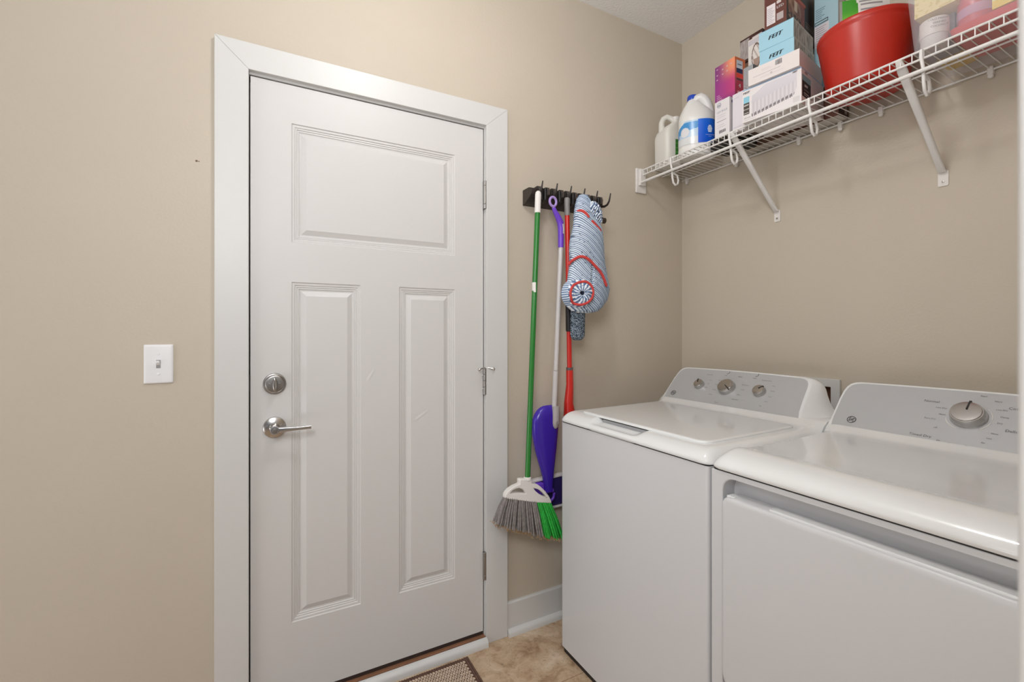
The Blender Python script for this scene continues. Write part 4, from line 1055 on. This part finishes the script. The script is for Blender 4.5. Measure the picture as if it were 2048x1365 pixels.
def lab_bleach(u, v):
    # u runs left to right round the jug
    if u > .80:
        if .10 < v < .93: return (110, 140, 165) if int(v*16) % 3 else (200, 210, 216)
        return (170, 186, 198)
    if u > .46: return mixc((16, 88, 214), (34, 110, 226), v)
    d = ((u-.27)/.085)**2+((v-.52)/.20)**2
    if d < 1: return (226, 226, 230)
    if d < 1.2: return (150, 190, 226)
    if v > .52+(.46-u)*-.2+.35*(u-.1) and v < .93-.9*max(0, .22-u): return (66, 148, 212)
    if u < .14 and .35 < v < .72: return (188, 52, 66) if v > .45 else (120, 130, 190)
    if v < .30: return (222, 224, 226)
    return (190, 214, 234)
bm = nb(); L = clay(bm); nu, nv = 96, 46; G = []
for j in range(nv+1):
    row = []
    for i in range(nu+1):
        th = lerp(PI*1.02, -.45, i/nu); ca = math.copysign(abs(math.cos(th))**.85, math.cos(th)); sa = math.copysign(abs(math.sin(th))**.85, math.sin(th))
        q = BC+rt*(.0797*ca)+fd*(.0617*sa); row.append(bm.verts.new((q.x, q.y, ZT+lerp(.052, .158, j/nv))))
    G.append(row)
for j in range(nv):
    for i in range(nu):
        u, v = (i+.5)/nu, (j+.5)/nv
        if u < .26 and v > .93-(.26-u)*1.2: continue
        f = bm.faces.new((G[j][i], G[j][i+1], G[j+1][i+1], G[j+1][i])); setc(bm, f, lab_bleach(u, v))
# emblem and wording on the blue part
def lpt(u, v, off):
    th = lerp(PI*1.02, -.45, u); ca = math.copysign(abs(math.cos(th))**.85, math.cos(th)); sa = math.copysign(abs(math.sin(th))**.85, math.sin(th))
    q = BC+rt*((.0797+off)*ca)+fd*((.0617+off)*sa); return Vector((q.x, q.y, ZT+lerp(.052, .158, v)))
c0 = lpt(.63, .56, .0012); U_ = (lpt(.70, .56, 0)-lpt(.56, .56, 0)).normalized(); V_ = Vector((0, 0, 1))
for k, wd in enumerate((.012, .019, .022, .020, .016)):
    o_ = c0+V_*(.013-.0065*k); q = [bm.verts.new(o_+U_*s1*wd/2+V_*s2*.0026) for s1, s2 in ((-1, -1), (1, -1), (1, 1), (-1, 1))]; setc(bm, bm.faces.new(q), (226, 236, 250))
for s_, v_, z_ in (('CONCENTRATED', .30, .0052), ('formula', .235, .0045)): text(bm, s_, lpt(.63, v_, .0012), U_, V_, z_, (214, 226, 246))
bm.faces.layers.int.new('keep')
obj('label', bm, M_gloss, jb2, smooth=True, angle=60)

# ---------------------------------------------------------------- blue bag, green packet, bucket
def f_bag(u, v):
    if inr(u, v, .0, .62, .0, .34): return (222, 214, 218) 
    return (172, 204, 214)
def e_bag(tf, ts, tb, lf, ls, lb):
    ls(.02, .345, .56, .012, (70, 62, 62)); ls(.02, .385, .56, .012, (70, 62, 62)); ls(.02, .345, .02, .05, (70, 62, 62)); ls(.57, .345, .02, .05, (70, 62, 62))
    for k in range(9): ls(.06, .03+.033*k, random.uniform(.35, .48), .006, (120, 112, 116))
    for k in range(6): ls(.05, .43+.030*k, random.uniform(.25, .45), .008, (96, 120, 130))
carton('refill_box', 'pale blue printed carton standing between the brown box and the bucket', -.055, -.768, ZT+.126, 2.560, .083, .045, 0, lambda u, v: f_bag(u, (v-.45)*1.56), lambda u, v: (176, 170, 166), (170, 202, 212), (50, 80), (2, 2), 
       extra=lambda tf, ts, tb, lf, ls, lb: e_bag(tf, ts, tb, lf, lambda a_, b_, c_, d_, rgb: lf(a_, b_/1.56+.45, c_, d_/1.56, rgb), lb))
BU = Vector((-.172, -.910))
t = thing('red_bucket', 'round red plastic bucket on the wire shelf', 'bucket', (BU.x, BU.y, ZT))
bm = nb(); pr = [(.0, 0), (.098, 0), (.104, .004), (.106, .012)]
for k in range(56):
    h = .014+.160*k/55; pr.append((lerp(.107, .134, (h-.012)/.17)+(.0013 if k % 2 else 0), h))
pr += [(.1345, .178), (.1362, .180), (.1372, .184), (.1375, .190), (.1368, .1950), (.135, .1965), (.133, .195), (.130, .17), (.104, .012), (0, .010)]
lathe(bm, pr, (BU.x, BU.y, ZT), (0, 0, 1), 72); obj('bucket_body', bm, mat('red_bucket_plastic', (180, 38, 24), .34, spec=.5), t, angle=60)
t = thing('detergent_pouch', 'green and white printed pouch standing inside the red bucket', 'pouch', (-.165, -.90, ZT+.012))
bm = nb(); L = clay(bm); G = []
nu, nv = 40, 50
for sgn in (-1, 1):
    G = []
    for j in range(nv+1):
        row = []
        for i in range(nu+1):
            u, v = i/nu, j/nv; wdt = .16; th_ = .026*math.sin(PI*min(1, max(0, u)))*(1-v)**.4+.001
            x = -.225+(u)*wdt*.62; y = -.855-(u)*wdt*.62
            row.append(bm.verts.new((x+sgn*th_*.7, y+sgn*th_*.7, ZT+.014+.30*v)))
        G.append(row)
    for j in range(nv):
        for i in range(nu):
            u, v = (i+.5)/nu, (j+.5)/nv; b_ = .18+.10*math.sin(v*9)
            c = mixc((150, 206, 50), (60, 150, 40), smooth((v-.66)/.25)) if u < b_+.08 else (226, 222, 220)
            if u >= b_+.12 and u < .85 and int(v*60) % 3 == 0: c = (150, 146, 148)
            if u < .05: c = (150, 146, 142)
            f = bm.faces.new((G[j][i], G[j][i+1], G[j+1][i+1], G[j+1][i])); setc(bm, f, c)
obj('pouch_body', bm, M_gloss, t)

# ---------------------------------------------------------------- clear bin with its contents
t = thing('clear_storage_bin', 'clear plastic storage bin full of bottles at the near end of the shelf', 'bin', (-.165, -1.24, ZT))
bm = nb(); rings = []
cB = (-.160, -1.256)
for z, k in ((.0, -.010), (.004, -.002), (.010, .0), (.15, .012), (.29, .024), (.30, .030), (.306, .030)):
    rings.append([(cB[0]+a, cB[1]+b, ZT+z) for a, b in rrect(.262+2*k*.5, .370+2*k, .030, 6)])
loft(bm, rings[::-1], cap=False); bm.faces.new([bm.verts.new(p) for p in rings[0]])
def clear_mat(name, a, rgb):
    m = bpy.data.materials.new(name); m.use_nodes = True; nt = m.node_tree; N = nt.nodes; L = nt.links
    b = N['Principled BSDF']; b.inputs['Base Color'].default_value = s2l(rgb); b.inputs['Roughness'].default_value = .22; b.inputs['Alpha'].default_value = a; return m
obj('bin_body', bm, clear_mat('clear_plastic', .27, (226, 224, 232)), t, angle=50)
ZB = ZT+.012
def bottle(name, label, cat, x, y, prof, rgb, band=None, top=None, z=ZB, rough=.3):
    t = thing(name, label, cat, (x, y, z))
    bm = nb(); lathe(bm, prof, (x, y, z), (0, 0, 1), 32); b = obj('body', bm, mat('c%d_%d_%d' % rgb, rgb, rough), t)
    if band:
        r, h0, h1, c2 = band; bm = nb(); lathe(bm, [(r, h0), (r, h1)], (x, y, z), (0, 0, 1), 32, cap=False); obj('label', bm, mat('c%d_%d_%d' % c2, c2, .5), b)
    if top:
        r, h0, h1, c2 = top; bm = nb(); lathe(bm, [(r, h0), (r, h1-.002), (r-.002, h1), (0, h1)], (x, y, z), (0, 0, 1), 32); obj('lid', bm, mat('c%d_%d_%d' % c2, c2, .4), t)
    return t
o = bottle('white_tub', 'small white lidded tub with printed lid edge inside the clear bin', 'tub', -.244, -1.108, [(.028, 0), (.030, .004), (.030, .036), (0, .036)], (214, 208, 206), None, (.032, .032, .078, (226, 218, 214)))
bm = nb()
for s_, z_ in (('COLD PRESSED', .068), ('VERIFIED', .058), ('COCONUT', .049)):
    n_ = Vector((-.80, -.60, 0)); text(bm, s_, Vector((-.244, -1.108, ZB+z_))+n_*.0325, (.60, -.80, 0), (0, 0, 1), .0075)
obj('printed_lettering', bm, M_ink, o, smooth=False)
bottle('pink_jar', 'large pink-red plastic jar inside the clear bin', 'jar', -.206, -1.186, [(.038, 0), (.040, .006), (.041, .15), (.038, .165), (0, .165)], (208, 84, 96), (.0413, .03, .055, (198, 140, 168)), (.036, .165, .19, (196, 190, 196)), z=ZB+.0225)
bm = nb(); loft(bm, [[(-.170+a, -1.285+b, ZB+z) for a, b in rrect(.19+2*k, .27+2*k, .02, 4)] for z, k in ((-.002, -.006), (.0, 0), (.022, .006))]); 
tag(obj('red_tray', bm, mat('red_tray_plastic', (206, 44, 34), .35), None), 'shallow red tray lying on the bottom of the clear bin', 'tray')
for n_ in ():
    pass
# yellow packages
def ybox(name, label, x0, x1, y0, y1, z0, z1, fn, cat='packet'):
    bm = nb()
    pgrid(bm, (x0, y1, z0), (0, y0-y1, 0), (0, 0, z1-z0), 36, 36, fn); pgrid(bm, (x0, y0, z0), (x1-x0, 0, 0), (0, 0, z1-z0), 20, 20, fn)
    pgrid(bm, (x0, y1, z0), (x1-x0, 0, 0), (0, y0-y1, 0), 1, 1, lambda u, v: fn(.1, .1)); pgrid(bm, (x0, y0, z1), (x1-x0, 0, 0), (0, y1-y0, 0), 1, 1, lambda u, v: fn(.1, .9))
    pgrid(bm, (x1, y0, z0), (0, y1-y0, 0), (0, 0, z1-z0), 1, 1, lambda u, v: fn(.1, .9)); pgrid(bm, (x1, y1, z0), (x0-x1, 0, 0), (0, 0, z1-z0), 1, 1, lambda u, v: fn(.1, .9))
    bm.faces.layers.int.new('keep')
    return tag(obj(name, bm, M_print, None, smooth=False, bevel=.002), label, cat)
ybox('grey_pack', 'dim grey pack standing at the left inside the clear bin', -.208, -.165, -1.140, -1.075, ZB, ZB+.098, lambda u, v: (146, 138, 140))
ybox('wipes_packet', 'pale yellow packet lying high in the left of the clear bin', -.264, -.12, -1.160, -1.070, ZB+.0995, ZB+.160, lambda u, v: (120, 140, 170) if u > .82 and v > .5 else ((232, 212, 150) if noise.noise(Vector((u*8, v*8, 0))) < .25 else (214, 190, 120)))
ybox('snack_bag', 'yellow and white printed bag at the right inside the clear bin', -.270, -.15, -1.318, -1.232, ZB+.026, ZB+.150, lambda u, v: (232, 196, 60) if v < .16 else ((236, 226, 150) if v > .62 or u < .06 else ((214, 204, 206) if int(v*30) % 3 else (150, 140, 140))))
bm = nb(); loft(bm, [[(-.105+a, -1.115+b, ZB+z) for a, b in rrect(.09+2*k, .07+2*k, .012, 4)] for z, k in ((.0, -.003), (.003, 0), (.026, 0), (.03, -.003))])
tag(obj('yellow_sponge', bm, mat('yellow_sponge_foam', (222, 184, 70), .8), None), 'yellow sponge at the back left of the clear bin', 'sponge')
bm = nb(); loft(bm, [[(-.082+a, -1.30+b, ZB+z) for a, b in rrect(.085+2*k, .18+2*k, .025, 4)] for z, k in ((.0225, -.004), (.026, 0), (.07, .003))])
tag(obj('olive_tub', bm, mat('olive_tub_plastic', (116, 122, 104), .5), None), 'olive grey tub at the back of the clear bin', 'tub')

# ---------------------------------------------------------------- door mat
t = thing('door_mat', 'brown and tan woven loop door mat on the floor by the door', 'door mat', (-1.60, -.30, 0))
mx0, mx1, my0, my1 = -1.98, -1.236, -.52, -.056
bm = nb(); box(bm, mx0, mx1, my0, my1, .0005, .006); obj('backing', bm, mat('brown_mat_backing', (92, 66, 54), .95), t)
bm = nb()
def blob(cx_, cy_, a, b, h, ang, z=.006):
    ca, sa = math.cos(ang), math.sin(ang); top = bm.verts.new((cx_, cy_, z+h)); R = []
    for rr, zz in ((1, 0), (.8, .6)):
        R.append([bm.verts.new((cx_+rr*(a*math.cos(k*PI/4)*ca-b*math.sin(k*PI/4)*sa), cy_+rr*(a*math.cos(k*PI/4)*sa+b*math.sin(k*PI/4)*ca), z+h*zz)) for k in range(8)])
    for k in range(8):
        bm.faces.new((R[0][k], R[0][(k+1) % 8], R[1][(k+1) % 8], R[1][k])); bm.faces.new((R[1][k], R[1][(k+1) % 8], top))
r_ = 0; y = my1-.020
while y > my0+.02:
    x = mx1-.024-(r_ % 2)*.0055
    while x > mx0+.022:
        blob(x, y, .0064, .0034, .0045, random.uniform(-.15, .15)+(.75 if r_ % 2 else -.75)); x -= .0108
    y -= .0092; r_ += 1
o = obj('woven_loops', bm, mat('tan_loop_yarn', (196, 176, 156), .95, var=.15, vscale=60), t, angle=80); o['kind'] = 'stuff'
bm = nb()
for off in (.004, .013):
    x = mx0
    while x < mx1:
        for y, s in ((my1-off, 1), (my0+off, -1)): blob(x, y, .0055, .0034, .005, .35)
        x += .0092
    y = my0
    while y < my1:
        for x in (mx0+off, mx1-off): blob(x, y, .0034, .0055, .005, .35)
        y += .0092
o = obj('border_braid', bm, mat('dark_brown_yarn', (104, 78, 66), .95, var=.2, vscale=60), t, angle=80); o['kind'] = 'stuff'
